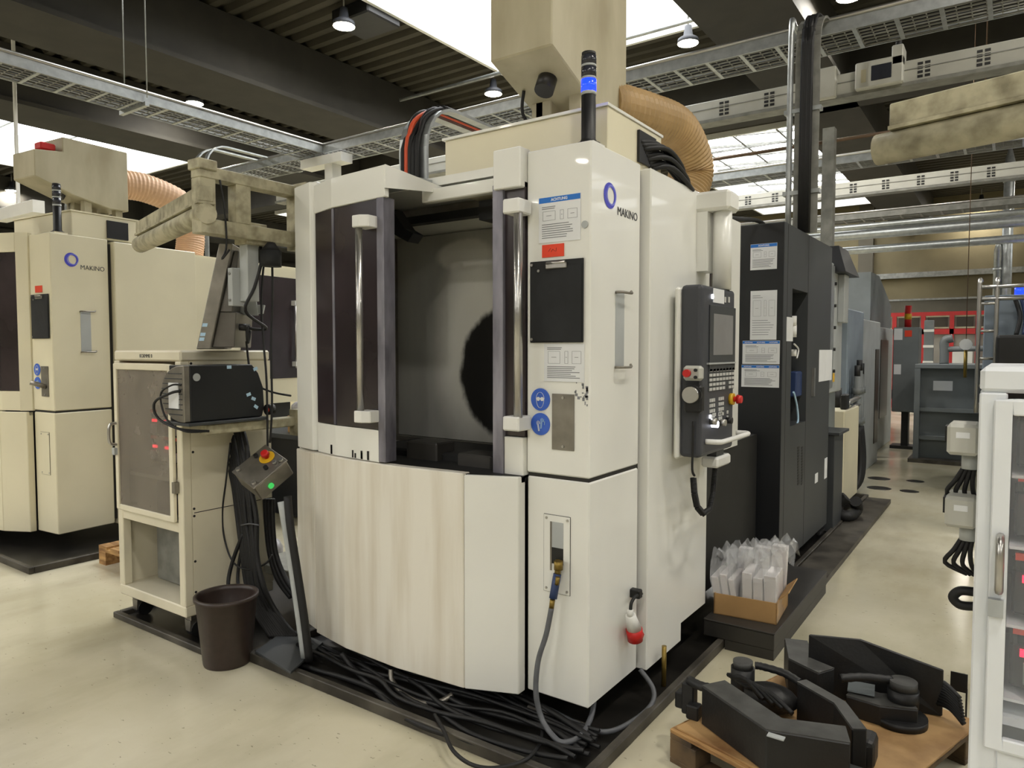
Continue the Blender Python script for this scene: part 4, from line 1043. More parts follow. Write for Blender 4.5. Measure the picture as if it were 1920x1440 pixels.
# cable bundle below the shelf
random.seed(3)
TG = E('cable_bundle', 'thick tied bundle of black cables hanging under the computer shelf', 'cables', (-3.2, 2.4, .05))
for k in range(11):
    o = (k - 5) * 3.2; j = random.uniform(-4, 4)
    pts = [P(430 + o * 1.4, 800, y=2.42), P(440 + o * 1.2 + j, 840, y=2.40), P(452 + o, 900, y=2.38), P(462 + o * .9 + j, 970, y=2.37), P(468 + o * .85, 1040, y=2.36), P(478 + o * .8 + j, 1100, y=2.36), P(500 + o * 1.2, 1150, z=.16), P(532 + o * 1.5, 1195, z=.055)]
    B().tube(pts, .014, 7, 5).obj('cable', 'black_rubber', TG)
B().tube([P(452, 985, y=2.35), P(468, 982, y=2.33), P(486, 985, y=2.35)], .004, 6, 4).obj('cable_tie', 'hose_grey', TG)
TG = E('cable_bundle', 'short black cables behind the operator box pole', 'cables', (-3.1, 2.5, .2))
for k in range(3):
    pts = [P(497 + k * 7, 935, y=2.50), P(500 + k * 6, 990, y=2.50), P(506 + k * 6, 1040, y=2.50), P(520 + k * 8, 1085, y=2.50), P(545 + k * 8, 1120, y=2.5)]
    B().tube(pts, .014, 7, 5).obj('cable', 'black_rubber', TG)
top(B().tube([P(456, 1000, y=2.36), P(437, 1050, y=2.33), P(428, 1090, y=2.3), P(432, 1115, y=2.25)], .011, 7, 5), 'loop_cable', 'black_rubber', 'black cable bowing from the bundle to behind the brown bin', 'cable')
top(B().tube([P(459, 1005, y=2.38), P(449, 1050, y=2.36), P(446, 1090, y=2.34), P(452, 1115, y=2.3)], .009, 7, 5), 'loop_cable', 'black_rubber', 'second bowed black cable right beside the bowed one at the bin', 'cable')
top(B().tube([P(432, 830, y=2.36), P(424, 900, y=2.34), P(417, 960, y=2.33), P(421, 1010, y=2.33), P(438, 1055, y=2.33), P(470, 1068, y=2.35), P(500, 1055, y=2.4), P(510, 1040, y=2.42)], .005, 6, 6), 'hanging_cable', 'black_rubber', 'thin black cable sagging in front of the trolley side', 'cable')
# operator box
T = E('operator_box', 'stainless push button box on a leaning grey pole by the bin', 'control box', (-2.79, 2.24, .02))
bp = [P(478, 1222, z=.06), P(545, 1262, z=.06), P(606, 1205, z=.06), P(540, 1178, z=.06)]
B().hexa([Vector((p.x, p.y, .052)) for p in bp] + [Vector((p.x, p.y, .064)) for p in bp]).obj('foot_plate', 'charcoal', T, .002)
f0 = P(574, 1232, z=.064); f1 = P(530, 940, y=f0.y)
B().tube([f0, f0.lerp(f1, .35) + Vector((.005, 0, 0)), f0.lerp(f1, .7) + Vector((.006, 0, 0)), f1], .026, 12, 4).obj('pole', 'grey_light', T)
B().tube([f0 + Vector((.05, -.02, 0)), f0.lerp(f1, .3) + Vector((.06, -.02, 0)), f0.lerp(f1, .6) + Vector((.06, -.02, 0)), f0.lerp(f1, .85) + Vector((.06, -.02, 0)), f1 + Vector((.04, 0, .03))], .02, 8, 5).obj('pole_cable', 'black_rubber', T)
# tilted box, own frame: lid corner nearest the left, two lid edges and the lid normal
Lc = P(436, 884, y=2.26); Nn = -FW
e1 = RT * .151 - UP * .072 + Nn * .106; e2 = RT * .138 + UP * .133 - Nn * .106
w1, w2 = e1.length, e2.length; u1, u2 = e1.normalized(), e2.normalized(); u3 = u1.cross(u2)
cc_ = Lc + e1 * .5 + e2 * .5 - u3 * .078
MB_ = Matrix(((u1.x, u2.x, u3.x, cc_.x), (u1.y, u2.y, u3.y, cc_.y), (u1.z, u2.z, u3.z, cc_.z), (0, 0, 0, 1)))
def lb(q, name, mm, par, bev=0):
    q.v = [MB_ @ v for v in q.v]; return q.obj(name, mm, par, bev)
cs = lb(B().box(-w1 / 2, w1 / 2, -w2 / 2, w2 / 2, -.04, .07), 'box_body', 'steel_brushed', T, .006)
lb(B().box(-w1 / 2 - .004, w1 / 2 + .004, -w2 / 2 - .004, w2 / 2 + .004, .07, .078), 'box_lid', 'steel_brushed', cs, .002)
e1 = lb(B().cyl((-.012, .06, .078), (-.012, .06, .082), .042, 22), 'emergency_stop', 'yellow', T)
lb(B().cyl((-.012, .06, .082), (-.012, .06, .105), .014, 12), 'stem', 'red', e1); lb(B().cyl((-.012, .06, .102), (-.012, .06, .122), .024, 16, .019), 'mushroom_head', 'red', e1)
for u, v, mm in ((-.075, -.085, 'steel'), (-.07, .03, 'black'), (.08, .09, 'steel'), (.05, .01, 'black'), (.06, .06, 'steel'), (.08, -.09, 'steel')): lb(B().cyl((u, v, .078), (u, v, .095), .012, 12), 'push_button', mm, T)
lb(B().cyl((w1 / 2, -.03, .01), (w1 / 2 + .01, -.03, .01), .016, 16), 'green_lamp', 'green_lamp', T)
# bin
bz = P(427, 1240, z=0)
T = E('waste_bin', 'round dark brown plastic waste bin by the white trolley', 'bin', (bz.x, bz.y, 0))
B().lathe((bz.x, bz.y, 0), [(.115, 0.0), (.118, .01), (.148, .33), (.157, .335), (.157, .352), (.142, .352), (.14, .33), (.11, .02)], 36).obj('bucket', 'brown_plastic', T)
# ------------------------------------------------------------------ trolleys with frosted doors
def trolley(ox, oy, zoff, label, letter=True, m='trolley_paint', pane='frosted', zs=.86, cz=(1.04, 1.19), cx=.235):
    x0, x1, y0, y1 = -4.33 + ox, -3.625 + ox, 2.10 + oy, 2.66 + oy
    z0, z1 = .145, 1.594 + zoff
    T = E('trolley_cabinet', label, 'trolley', ((x0 + x1) / 2, (y0 + y1) / 2, 0), group='white tool trolleys')
    f = .055
    b = B().box(x0, x1, y0, y1, z1 - .06, z1).obj('top', m, T, .01)
    B().box(x0, x1, y0, y1, z0, z0 + .06).obj('bottom', m, T, .006)
    B().box(x0, x0 + .02, y0 + .05, y1, z0 + .06, z1 - .06).obj('side_panel', m, T)
    sp = B().box(x1 - .02, x1, y0 + .05, y1, z0 + .06, z1 - .06).obj('side_panel', m, T)
    B().box(x0 + .02, x1 - .02, y1 - .02, y1, z0 + .06, z1 - .06).obj('back_panel', m, T)
    for xa in (x0, x1 - f): B().box(xa, xa + f, y0, y0 + .05, z0 + .06, z1 - .06).obj('post', m, T, .004)
    zr = z0 + .46
    B().box(x0 + f, x1 - f, y0 + .002, y0 + .04, zr, zr + .055).obj('cross_rail', m, T, .003)
    # hinged upper door with frosted pane
    d = B(); da, db, dc, dd = x0 + .03, x1 - f - .002, zr + .06, z1 - .075
    for q in ((da, da + .035, dc, dd), (db - .035, db, dc, dd), (da + .035, db - .035, dc, dc + .03), (da + .035, db - .035, dd - .035, dd)): d.box(q[0], q[1], y0 - .022, y0 - .002, q[2], q[3])
    D = d.obj('door', m, T, .003)
    B().box(da + .035, db - .035, y0 - .014, y0 - .010, dc + .03, dd - .035).obj('pane', pane, D)
    hz = dc + .38
    B().tube([(da + .02, y0 - .022, hz), (da + .02, y0 - .06, hz + .015), (da + .02, y0 - .06, hz + .11), (da + .02, y0 - .022, hz + .125)], .009, 8, 4).obj('handle', 'steel', D)
    B().box(da, da + .03, y0 - .04, y0 - .022, hz - .06, hz - .02).obj('lock', 'grey_light', D)
    B().box(x1 - f - .01, x1 - f + .02, y0 - .026, y0 - .0, dc + .16, dc + .22).obj('hinge', 'steel_brushed', D)
    # inside: shelves, tool cassettes and their red lamps
    B().box(x0 + .02, x1 - .02, y0 + .05, y1 - .02, zs, zs + .02).obj('shelf', m, T)
    for k, zc in enumerate(cz):
        if pane != 'frosted': B().box(x0 + .02, x1 - .02, y0 + .06, y1 - .02, zc - .115, zc - .108).obj('shelf', m, T)
        for i in range(3):
            xx = x0 + cx + i * .13
            c = B().box(xx, xx + .10, y0 + .09, y0 + .25, zc - .09, zc + .02).obj('cassette', 'black', T, .006)
            B().box(xx + .02, xx + .06, y0 + .08, y0 + .09, zc - .008, zc + .008).obj('cassette_lamp', 'red_lamp', c)
            B().cyl((xx + .045, y0 + .075, zc - .07), (xx + .045, y0 + .075, zc - .02), .018, 10).obj('cassette_bottle', 'grey_light', c)
            B().box(xx + .005, xx + .06, y0 + .08, y0 + .09, zc + .045, zc + .062).obj('cassette_band', 'tag_orange', c)
            B().box(xx + .005, xx + .015, y0 + .085, y0 + .095, zc + .02, zc + .05).obj('cassette_strut', 'black', c)
    B().box(x0 + .30, x1 - .08, y0 + .07, y0 + .4, zr + .06, min(zs - .01, zr + .26)).obj('dark_crate', 'black', T, .01)
    cb = B().box(x0 + .13, x1 - .06, y0 + .16, y0 + .5, z0 + .075, z0 + .44).obj('steel_box', 'galv_dull', T, .004)
    hx = x1 - .17
    B().tube([(hx, y0 + .16, z0 + .24), (hx, y0 + .12, z0 + .25), (hx, y0 + .12, z0 + .36), (hx, y0 + .16, z0 + .37)], .011, 8, 3).obj('box_handle', 'steel', cb)
    # bolts and seam on the side
    for zz in (z1 - .07, z1 - .55, z1 - .86, z1 - .90, z1 - 1.15, z1 - 1.32):
        for yy in (y0 + .06,): B().cyl((x1, yy, zz), (x1 + .003, yy, zz), .007, 8).obj('side_bolt', 'black', sp)
    B().box(x1, x1 + .0015, y0 + .06, y1, z1 - .885, z1 - .881).obj('side_seam', 'seam', sp)
    for cx in (x0 + .07, x1 - .07):
        for cy in (y0 + .08, y1 - .08):
            k = B().box(cx - .03, cx + .03, cy - .03, cy + .03, .105, z0).obj('caster', 'steel_brushed', T, .004)
            B().hexa([(cx - .022, cy - .03, .045), (cx + .022, cy - .03, .045), (cx + .022, cy + .03, .045), (cx - .022, cy + .03, .045), (cx - .028, cy - .03, .105), (cx + .028, cy - .03, .105), (cx + .028, cy + .03, .105), (cx - .028, cy + .03, .105)]).obj('fork', 'steel_brushed', k)
            B().cyl((cx - .03, cy + .02, .05), (cx + .03, cy + .02, .05), .044, 18).obj('wheel', 'black_rubber', k)
    if letter: text('lettering', 'KOEMME 0', .028, 'print_dark', T, ((x0 + x1) / 2 - .06, y0 - .001, z1 - .04), (1, 0, 0), (0, 0, 1))
    return T
mk('trolley_paint', (224, 217, 194), .4, var=.05, scale=3)
trolley(0, 0, 0, 'white trolley cabinet with a frosted door standing left of the brown bin')
trolley(4.268, -.10, -.035, 'white trolley cabinet with red lamps inside cut by the right edge', False, 'trolley_white', 'clear_pane', .70, (.87, 1.05, 1.24, 1.41), .075)
# socket boxes and hose loop on the right trolley
lx = -.062
for k, (pa, pb, lbn) in enumerate((((1778, 792), (1830, 860), 'upper grey socket box on the side of the right trolley'), ((1774, 925), (1825, 995), 'lower grey socket box on the side of the right trolley'))):
    a = P(*pa, y=2.16); b = P(*pb, y=2.16)
    e = E('socket_box', lbn, 'socket box', (a.x + .05, 2.2, b.z))
    B().box(a.x, lx - .001, 2.12, 2.24, b.z + .01, a.z).obj('box_body', 'grey_box', e, .008)
    B().box(a.x - .006, a.x, 2.15, 2.2, b.z + .04, b.z + .08).obj('side_plug', 'black', e)
    B().box(a.x + .02, a.x + .05, 2.1185, 2.12, a.z - .035, a.z - .02).obj('box_label', 'paper', e)
    B().cyl((a.x + .05, 2.18, b.z + .012), (a.x + .05, 2.18, b.z - .03), .02, 12).obj('gland', 'grey_light', e)
    for j in range(4):
        B().tube([(a.x + .04 + j * .007, 2.18, b.z - .02), (a.x + .02 + j * .012, 2.18, b.z - .06), (a.x + .0 + j * .02, 2.19, b.z - .1), (a.x + .05 + j * .008, 2.2, b.z - .125)], .006, 6, 4).obj('lead', 'black_rubber', e)
g = [P(1828, 1110, y=2.16), P(1800, 1108, y=2.16), P(1787, 1120, y=2.16), P(1800, 1134, y=2.16), P(1828, 1137, y=2.16)]
top(B().tube(g, .012, 8, 6), 'hose_loop', 'black_rubber', 'black rubber hose loop on the side of the right trolley', 'hose')
# swing arm of the machine that stands right of the picture, and its post
T = swing_arm(4.21, .28, 'dusty cream swing arm reaching in from the right over the pallet', 1.35)
B().box(.86, 1.0, 2.9, 3.04, 0, 2.6).obj('mast', 'arm_paint', T)

# ------------------------------------------------------------------ step, box of packed parts, pallet with arms
st = E('step_platform', 'dark steel step beside the near machine carrying the cardboard box', 'step', (-1.15, 4.2, 0))
B().box(-1.335, -.963, 3.716, 4.98, .052, .137).obj('step_body', 'step_dark', st, .004)
B().box(-1.218, -.965, 3.718, 4.97, 0, .052).obj('step_skirt', 'step_dark', st)
B().box(-1.335, -.960, 3.712, 4.98, .137, .145).obj('step_top', 'step_dark', st, .002)
B().box(-1.218, -1.0, 5.0, 8.3, .0, .04).obj('x', 'tray_steel', st).name = 'rear_ledge'
zb = .146
a = P(1338, 1150, z=zb); b = P(1456, 1172, z=zb); c = P(1500, 1115, z=zb)
u = (b - a); u.z = 0; wd = u.length; u.normalize(); v = Vector((-u.y, u.x, 0)); dp = .34
T = E('cardboard_box', 'open cardboard box of wrapped white cartons on the dark step', 'box', tuple((a + b) / 2 + v * .15))
def wall(name, p, q, h0, h1, th=.006):
    n = (q - p).normalized(); n = Vector((-n.y, n.x, 0)) * th
    return B().hexa([p, q, q + n, p + n] + [w_ + Vector((0, 0, h)) for w_, h in ((p, h0), (q, h0), (q + n, h0), (p + n, h0))]).obj(name, 'cardboard', T)
A, Bq, Cq, Dq = a, b, b + v * dp, a + v * dp
wall('front_wall', A, Bq, .115, .115); wall('side_wall', Bq, Cq, .115, .115); wall('back_wall', Cq, Dq, .115, .115); wall('side_wall', Dq, A, .115, .115)
B().hexa([A, Bq, Cq, Dq] + [q + Vector((0, 0, .005)) for q in (A, Bq, Cq, Dq)]).obj('bottom', 'cardboard', T)
B().hexa([Bq + v * .06 + Vector((0, 0, .115)), Cq + Vector((0, 0, .115)), Cq + u * .05 + Vector((0, 0, .16)), Bq + v * .06 + u * .05 + Vector((0, 0, .16))] + [q + Vector((-.004, 0, .004)) for q in (Bq + v * .06 + Vector((0, 0, .115)), Cq + Vector((0, 0, .115)), Cq + u * .05 + Vector((0, 0, .16)), Bq + v * .06 + u * .05 + Vector((0, 0, .16)))]).obj('flap', 'cardboard', T)
random.seed(17)
cs = 0; names = ['leftmost', 'second', 'third', 'fourth', 'fifth', 'rightmost']
us = [.008, .055, .10, .145, .20, .255]; ws = [.04, .035, .03, .05, .05, .06]
for k in range(6):
    base_ = a + u * (us[k] * wd / .32) + v * .02 + Vector((0, 0, .007)); lean = Vector((-.035, 0, 0)) if k < 3 else Vector((-.006, 0, 0))
    w_ = ws[k] * wd / .32; d_ = .24 if k < 3 else .2; h_ = .19 + .02 * (k % 2) + (.03 if k > 2 else 0)
    lo = [base_, base_ + u * w_, base_ + u * w_ + v * d_, base_ + v * d_]
    q = B().hexa(lo + [p + lean + Vector((0, 0, h_)) for p in lo])
    top(q, 'white_carton', 'carton_white', names[k] + ' white carton standing in the front row of the cardboard box', 'carton', 'white cartons in the box', bev=.003)
    # loose film bag around it
    fl = B(); nz_ = 7; vs = []; lp = []
    for (fu, fv) in ((0, 0), (.33, 0), (.66, 0), (1, 0), (1, .5), (1, 1), (.66, 1), (.33, 1), (0, 1), (0, .5)): lp.append((fu, fv))
    for j in range(nz_ + 1):
        zz = j / nz_
        for i, (fu, fv) in enumerate(lp):
            sq = 1 - .55 * max(0, zz - .72) / .28
            o = base_ + u * ((w_ + .012) * fu - .006) + v * ((d_ + .016) * (.5 + (fv - .5) * sq) - .008)
            vs.append(o + lean * zz + u * (.012 * math.sin(5 * zz + i * 2.1 + k) * zz + .05 * math.sin(2.2 * k) * max(0, zz - .75)) + v * .008 * math.cos(6 * zz + i + k) + Vector((0, 0, (h_ + .06 + .05 * random.random() * (zz > .9)) * zz)))
    n = len(lp)
    fl.add(vs, [(j * n + i, j * n + (i + 1) % n, (j + 1) * n + (i + 1) % n, (j + 1) * n + i) for j in range(nz_) for i in range(n)], False)
    top(fl, 'film_bag', 'film', 'clear film bag round the ' + names[k] + ' front carton', 'bag', 'clear bags in the cardboard box')
for k in range(3):
    base_ = a + u * (.05 + .09 * k) * (wd / .32) + v * .27 + Vector((0, 0, .007)); w_ = .08 * wd / .32
    lo = [base_, base_ + u * w_, base_ + u * w_ + v * .05, base_ + v * .05]
    top(B().hexa(lo + [p + Vector((.01, .02, .3 + .02 * k)) for p in lo]), 'white_carton', 'carton_white', ('left', 'middle', 'right')[k] + ' tall white carton in the back row of the cardboard box', 'carton', 'white cartons in the box', bev=.003)
# crumpled film on top: ragged tufts
random.seed(4)
for k in range(5):
    c0 = a + u * (.03 + .065 * k) * (wd / .32) + v * (.2 + .02 * k) + Vector((0, 0, .27 + .015 * k))
    q = B(); vs = []; n = 7
    for i in range(n + 1):
        for j in range(n + 1):
            uu, vv = i / n - .5, j / n - .5
            vs.append(c0 + u * uu * .17 + v * vv * .22 + Vector((0, 0, .05 * math.sin(9 * uu + k) * math.cos(7 * vv) + .03 * random.random() + .10 * (.25 - uu * uu - vv * vv))))
    q.add(vs, [(i * (n + 1) + j, (i + 1) * (n + 1) + j, (i + 1) * (n + 1) + j + 1, i * (n + 1) + j + 1) for i in range(n) for j in range(n)], False)
    top(q, 'film_sheet', 'film', ('leftmost', 'second', 'middle', 'fourth', 'rightmost')[k] + ' crumpled clear film tuft on top of the white cartons', 'film', 'crumpled film tufts on the cartons')

# pallet
A = Vector((-1.05, 2.565, 0)); th = math.radians(-17); pu = Vector((math.cos(th), math.sin(th), 0)); pv = Vector((-pu.y, pu.x, 0))
T = E('pallet', 'wooden pallet with a plywood top under the black arms', 'pallet', tuple(A + pu * .36 + pv * .48), (0, 0, th))
def pb(u0, u1, v0, v1, z0, z1, name, mm, bev=.003):
    return B().hexa([A + pu * x_ + pv * y_ + Vector((0, 0, z_)) for z_ in (z0, z1) for x_, y_ in ((u0, v0), (u1, v0), (u1, v1), (u0, v1))]).obj(name, mm, T, bev)
UW, VW = .72, .97
for v0 in (0, VW / 2 - .05, VW - .1): pb(0, UW, v0, v0 + .1, 0, .02, 'bottom_board', 'wood_dark')
for v0 in (0, VW / 2 - .05, VW - .1):
    for u0 in (0, UW / 2 - .06, UW - .12): pb(u0, u0 + .12, v0, v0 + .1, .02, .095, 'block', 'wood_dark')
for u0 in (0, UW / 2 - .05, UW - .1): pb(u0, u0 + .1, 0, VW, .095, .115, 'stringer', 'wood_dark')
for k in range(5): pb(0, UW, k * (VW - .14) / 4, k * (VW - .14) / 4 + .14, .115, .133, 'deck_board', 'wood')
pb(.02, UW + .01, .015, VW + .01, .1335, .142, 'plywood_sheet', 'ply', .001)
ZP = .143
def bent(name, tops, wd, h, mm, par, side):
    """bent box housing: centre line of its top given by points, flat underside"""
    q = B(); n = len(tops); tops = [Vector(t) for t in tops]; L_ = []; R_ = []
    for i, t in enumerate(tops):
        d = (tops[min(i + 1, n - 1)] - tops[max(i - 1, 0)]); d.z = 0; d.normalize(); s_ = Vector((-d.y, d.x, 0)) * wd / 2
        L_.append(t + s_); R_.append(t - s_)
    vs = []
    for l_, r_ in zip(L_, R_): vs += [l_, r_, r_ - Vector((0, 0, h)), l_ - Vector((0, 0, h))]
    fs = [(0, 1, 2, 3), (4 * n - 4, 4 * n - 1, 4 * n - 2, 4 * n - 3)]
    for i in range(n - 1):
        for j in range(4): fs.append((4 * i + j, 4 * i + (j + 1) % 4, 4 * i + 4 + (j + 1) % 4, 4 * i + 4 + j))
    o = q.add(vs, fs).obj(name, mm, par, .004)
    # lighter top plate
    q = B(); up = Vector((0, 0, .003)); vs = []
    for l_, r_ in zip(L_, R_): vs += [l_.lerp(r_, .03), l_.lerp(r_, .97), l_.lerp(r_, .97) + up, l_.lerp(r_, .03) + up]
    q.add(vs, fs).obj('top_plate', 'arm_top', o)
    return o
T = E('robot_arm', 'near black bent arm housing with motor lying on the pallet', 'arm', (-.7, 2.55, ZP), group='black arms on the pallet')
zt = .295
bent('housing', [P(1338, 1281, z=zt), P(1452, 1358, z=zt), P(1590, 1378, z=zt)], .115, zt - ZP, 'arm_black', T, 1)
bent('inner_plate', [P(1503, 1277, z=zt), P(1575, 1318, z=zt), P(1612, 1368, z=zt)], .05, zt - ZP, 'arm_black', T, 1)
mo = P(1393, 1242, z=zt)
mm_ = B().cyl((mo.x, mo.y, ZP), (mo.x, mo.y, zt - .02), .048, 20).obj('motor', 'arm_black', T)
B().cyl((mo.x, mo.y, zt - .02), (mo.x, mo.y, zt + .008), .04, 20).obj('motor_cap', 'arm_top', mm_)
B().tube([(mo.x + .05, mo.y, zt), P(1430, 1250, z=zt), P(1470, 1262, z=zt), P(1500, 1280, z=zt - .01)], .015, 8, 6, rings=.12).obj('ribbed_hose', 'arm_black', T)
random.seed(8)
for k in range(12):
    p0 = P(1365 + k * 3, 1265 + k * 2, z=zt - .06); p1 = P(1420 + k * 6, 1305 + k * 3, z=zt - .08 + .01 * (k % 3))
    B().tube([p0, p0.lerp(p1, .5) + Vector((0, 0, .03)), p1], .009, 6, 4).obj('wire', 'black_rubber', T)
p = P(1420, 1310, z=.2); B().blob((p.x + .04, p.y + .04, .2), .11, .08, .055).obj('gear_case', 'arm_black', T)
g = P(1612, 1395, z=.22); B().box(g.x - .06, g.x + .05, g.y - .03, g.y + .08, ZP, .25).obj('gripper_block', 'arm_black', T, .02, 2)
B().box(g.x - .13, g.x + .1, g.y - .14, g.y - .07, ZP, .18).obj('gripper_plate', 'arm_top', T, .006)
p = P(1290, 1292, z=.24)
for k, (dx, dy, z0_, z1_) in enumerate(((-.0, 0, ZP, .27), (-.04, .03, ZP, .21), (.03, -.03, ZP, .2))): B().box(p.x + dx - .02, p.x + dx + .03, p.y + dy - .02, p.y + dy + .03, z0_, z1_).obj('tail_lug', 'arm_black', T, .005)
B().tube([P(1292, 1275, z=.28), P(1310, 1285, z=.28), P(1330, 1290, z=.28)], .018, 8, 4, rings=.1).obj('tail_hose', 'arm_black', T)
q = P(1460, 1372, z=zt); lab(B().box(q.x - .025, q.x + .03, q.y - .055, q.y - .03, zt + .001, zt + .005).obj('tape_patch', 'grey_light', T), 'torn grey tape')
T = E('robot_arm', 'far black arm with tall side plate and round motor on the pallet', 'arm', (-.45, 2.95, ZP), group='black arms on the pallet')
zt = .30
bent('housing', [P(1493, 1200, z=zt), P(1500, 1235, z=zt), P(1550, 1258, z=zt)], .10, zt - ZP, 'arm_black', T, 1)
a_, b_, c_ = P(1516, 1190, z=.40), P(1612, 1199, z=.40), P(1768, 1257, z=.33)
q = B(); nrm = Vector((.25, .97, 0)) * .012
pl = [Vector((a_.x, a_.y, ZP)), Vector((a_.x, a_.y, .40)), Vector((b_.x, b_.y, .40)), Vector((c_.x, c_.y, .33)), Vector((c_.x, c_.y, ZP))]
q.v = [v_.copy() for v_ in pl] + [v_ + nrm for v_ in pl]; q.f = [[0, 1, 2, 3, 4], [9, 8, 7, 6, 5]] + [[i, (i + 1) % 5, 5 + (i + 1) % 5, 5 + i] for i in range(5)]; q.sm = [False] * 7
q.obj('side_plate', 'arm_black', T, .003)
mo = P(1694, 1276, z=.30)
mm_ = B().cyl((mo.x, mo.y, .2), (mo.x, mo.y, .268), .056, 24).obj('motor', 'arm_black', T)
B().cyl((mo.x, mo.y, .268), (mo.x, mo.y, .30), .05, 24).obj('motor_cap', 'arm_top', mm_)
bs_ = P(1640, 1330, z=.2)
bent('base_casting', [P(1595, 1295, z=.22), P(1650, 1312, z=.22), P(1712, 1318, z=.22)], .12, .22 - ZP, 'arm_black', T, 1)
B().cyl((mo.x - .01, mo.y - .02, ZP), (mo.x - .01, mo.y - .02,   .17), .10, 26).obj('flange', 'arm_black', T)
B().tube([P(1575, 1272, z=.295), P(1620, 1270, z=.30), P(1672, 1275, z=.29)], .016, 8, 6, rings=.12).obj('ribbed_hose', 'arm_black', T)
p = P(1612, 1283, z=.33); lab(B().beam(P(1590, 1285, z=.235), P(1640, 1295, z=.235), .1, .006).obj('cover_plate', 'grey_tank', T), 'grey green cover plate')
for k in range(9):
    p0 = P(1740 + k * 2, 1270 + k * 6, z=.27 - .01 * k); p1 = P(1800 + k, 1310 + k * 6, z=.24 - .01 * k)
    B().tube([p0, p0.lerp(p1, .5) + Vector((0, 0, .02)), p1], .01, 6, 4).obj('wire', 'black_rubber', T)
p = P(1798, 1280, y=3.4)
top(B().box(p.x - .03, p.x + .03, 3.4, 3.405, p.z - .035, p.z + .04).box(p.x - .03, p.x + .03, 3.405, 3.44, p.z - .04, p.z - .035).box(p.x - .03, p.x - .024, 3.405, 3.44, 0, p.z - .035).box(p.x + .024, p.x + .03, 3.405, 3.44, 0, p.z - .035), 'angle_bracket', 'arm_black', 'small black slotted bracket standing behind the pallet by the trolley', 'bracket')

# ------------------------------------------------------------------ charcoal cabinet behind the near machine
xr = -1.28; xl = -1.60; yf = 5.02
T = E('charcoal_cabinet', 'tall charcoal cabinet with notices behind the control pendant', 'cabinet', (-1.45, 5.9, .05))
yn0, yn1 = P(1486, 540, x=xr).y, P(1515, 540, x=xr).y; zn0, zn1 = P(1480, 800, x=xr).z, P(1486, 541, x=xr).z; ye = P(1560, 490, x=xr).y
B().box(xl, xr - .12, yf, ye, .07, 2.45).obj('carcass', 'black_panel', T)
for nm, q in (('side_panel', (yf + .001, yn0, .1, 2.45)), ('side_panel', (yn1, ye, .1, 2.45)), ('side_panel', (yn0, yn1, .1, zn0)), ('side_panel', (yn0, yn1, zn1, 2.45))):
    B().box(xr - .12, xr, q[0], q[1], q[2], q[3]).obj(nm, 'charcoal', T)
B().box(xl, xr - .002, yf - .004, yf, .1, 2.45).obj('front_panel', 'black_panel', T)
B().box(xr - .12, xr - .11, yn0, yn1, zn0, zn1).obj('recess_back', 'black', T)
B().box(xl, xr, yf - .004, ye, 2.45, 2.458).obj('cabinet_top', 'charcoal', T)
for yy in (yn0 - .14, yn1 + .002): B().box(xr, xr + .001, yy, yy + .005, .1, 2.45).obj('panel_seam', 'seam', T)
# valves in the recess
for k, (py_, h_) in enumerate(((610, .07), (632, .09), (668, .05))):
    p = P(1489, py_, x=xr - .03); B().cyl((xr - .05, p.y + .05, p.z), (xr - .05, p.y + .05, p.z + h_), .025, 12).obj('valve', 'white_plastic', T)
p = P(1492, 720, x=xr - .03); B().box(xr - .10, xr - .03, p.y + .03, p.y + .22, p.z - .1, p.z + .09).obj('filter_bowl', 'blue_grip', T, .01)
B().tube([P(1488, 735, x=xr - .02), P(1494, 760, x=xr - .02), P(1496, 790, x=xr - .02), P(1488, 800, x=xr - .02)], .008, 6, 5).obj('air_tube', 'sticker_blue', T)
B().tube([P(1489, 645, x=xr - .02), P(1497, 655, x=xr - .02), P(1494, 672, x=xr - .02)], .006, 6, 5).obj('air_tube', 'white_plastic', T)
# vents
for c_ in range(2):
    for r_ in range(14):
        p = P(1495 + c_ * 7, 840 + r_ * 5.2, x=xr); B().box(xr - .001, xr + .002, p.y, p.y + .055, p.z - .008, p.z + .008).obj('vent_slot', 'black', T)
p0, p1 = P(1522, 690, x=xr), P(1526, 742, x=xr); B().box(xr, xr + .02, p0.y, p0.y + .04, p1.z, p0.z).obj('door_handle', 'steel', T)
for (pa, pb_) in (((1475, 594), (1486, 640)), ((1536, 656), (1559, 712)), ((1528, 889), (1533, 903)), ((1546, 860), (1550, 895))):
    a_, b2 = P(*pa, x=xr), P(*pb_, x=xr); B().box(xr, xr + .002, a_.y, b2.y, b2.z, a_.z).obj('side_label', 'paper', T)
yy = yf - .0045
def ff(px, py): q = P(px, py, y=yf); return q.x, q.z
for (pa, pb_, hd, nh, lbn) in (((1408, 459), (1457, 504), 'ACHTUNG', 1, 'upper notice with blue heading'), ((1408, 546), (1456, 637), None, 1, 'long white instruction sheet'), ((1393, 639), (1462, 683), 'ACHTUNG', 3, 'wide notice with three blue headings'), ((1391, 684), (1461, 727), 'ACHTUNG', 3, 'lowest wide notice with three blue headings')):
    (x0_, z1_), (x1_, z0_) = ff(*pa), ff(*pb_); notice(T, 'warning_notice', x0_, x1_, z0_, z1_, yy, int(pa[1]), hd, nh, lbn)
B().box(-1.34, -1.28, 5.3, 5.5, .05, .07).obj('foot', 'black', T); B().box(-1.34, -1.28, 6.3, 6.5, .05, .07).obj('foot', 'black', T)
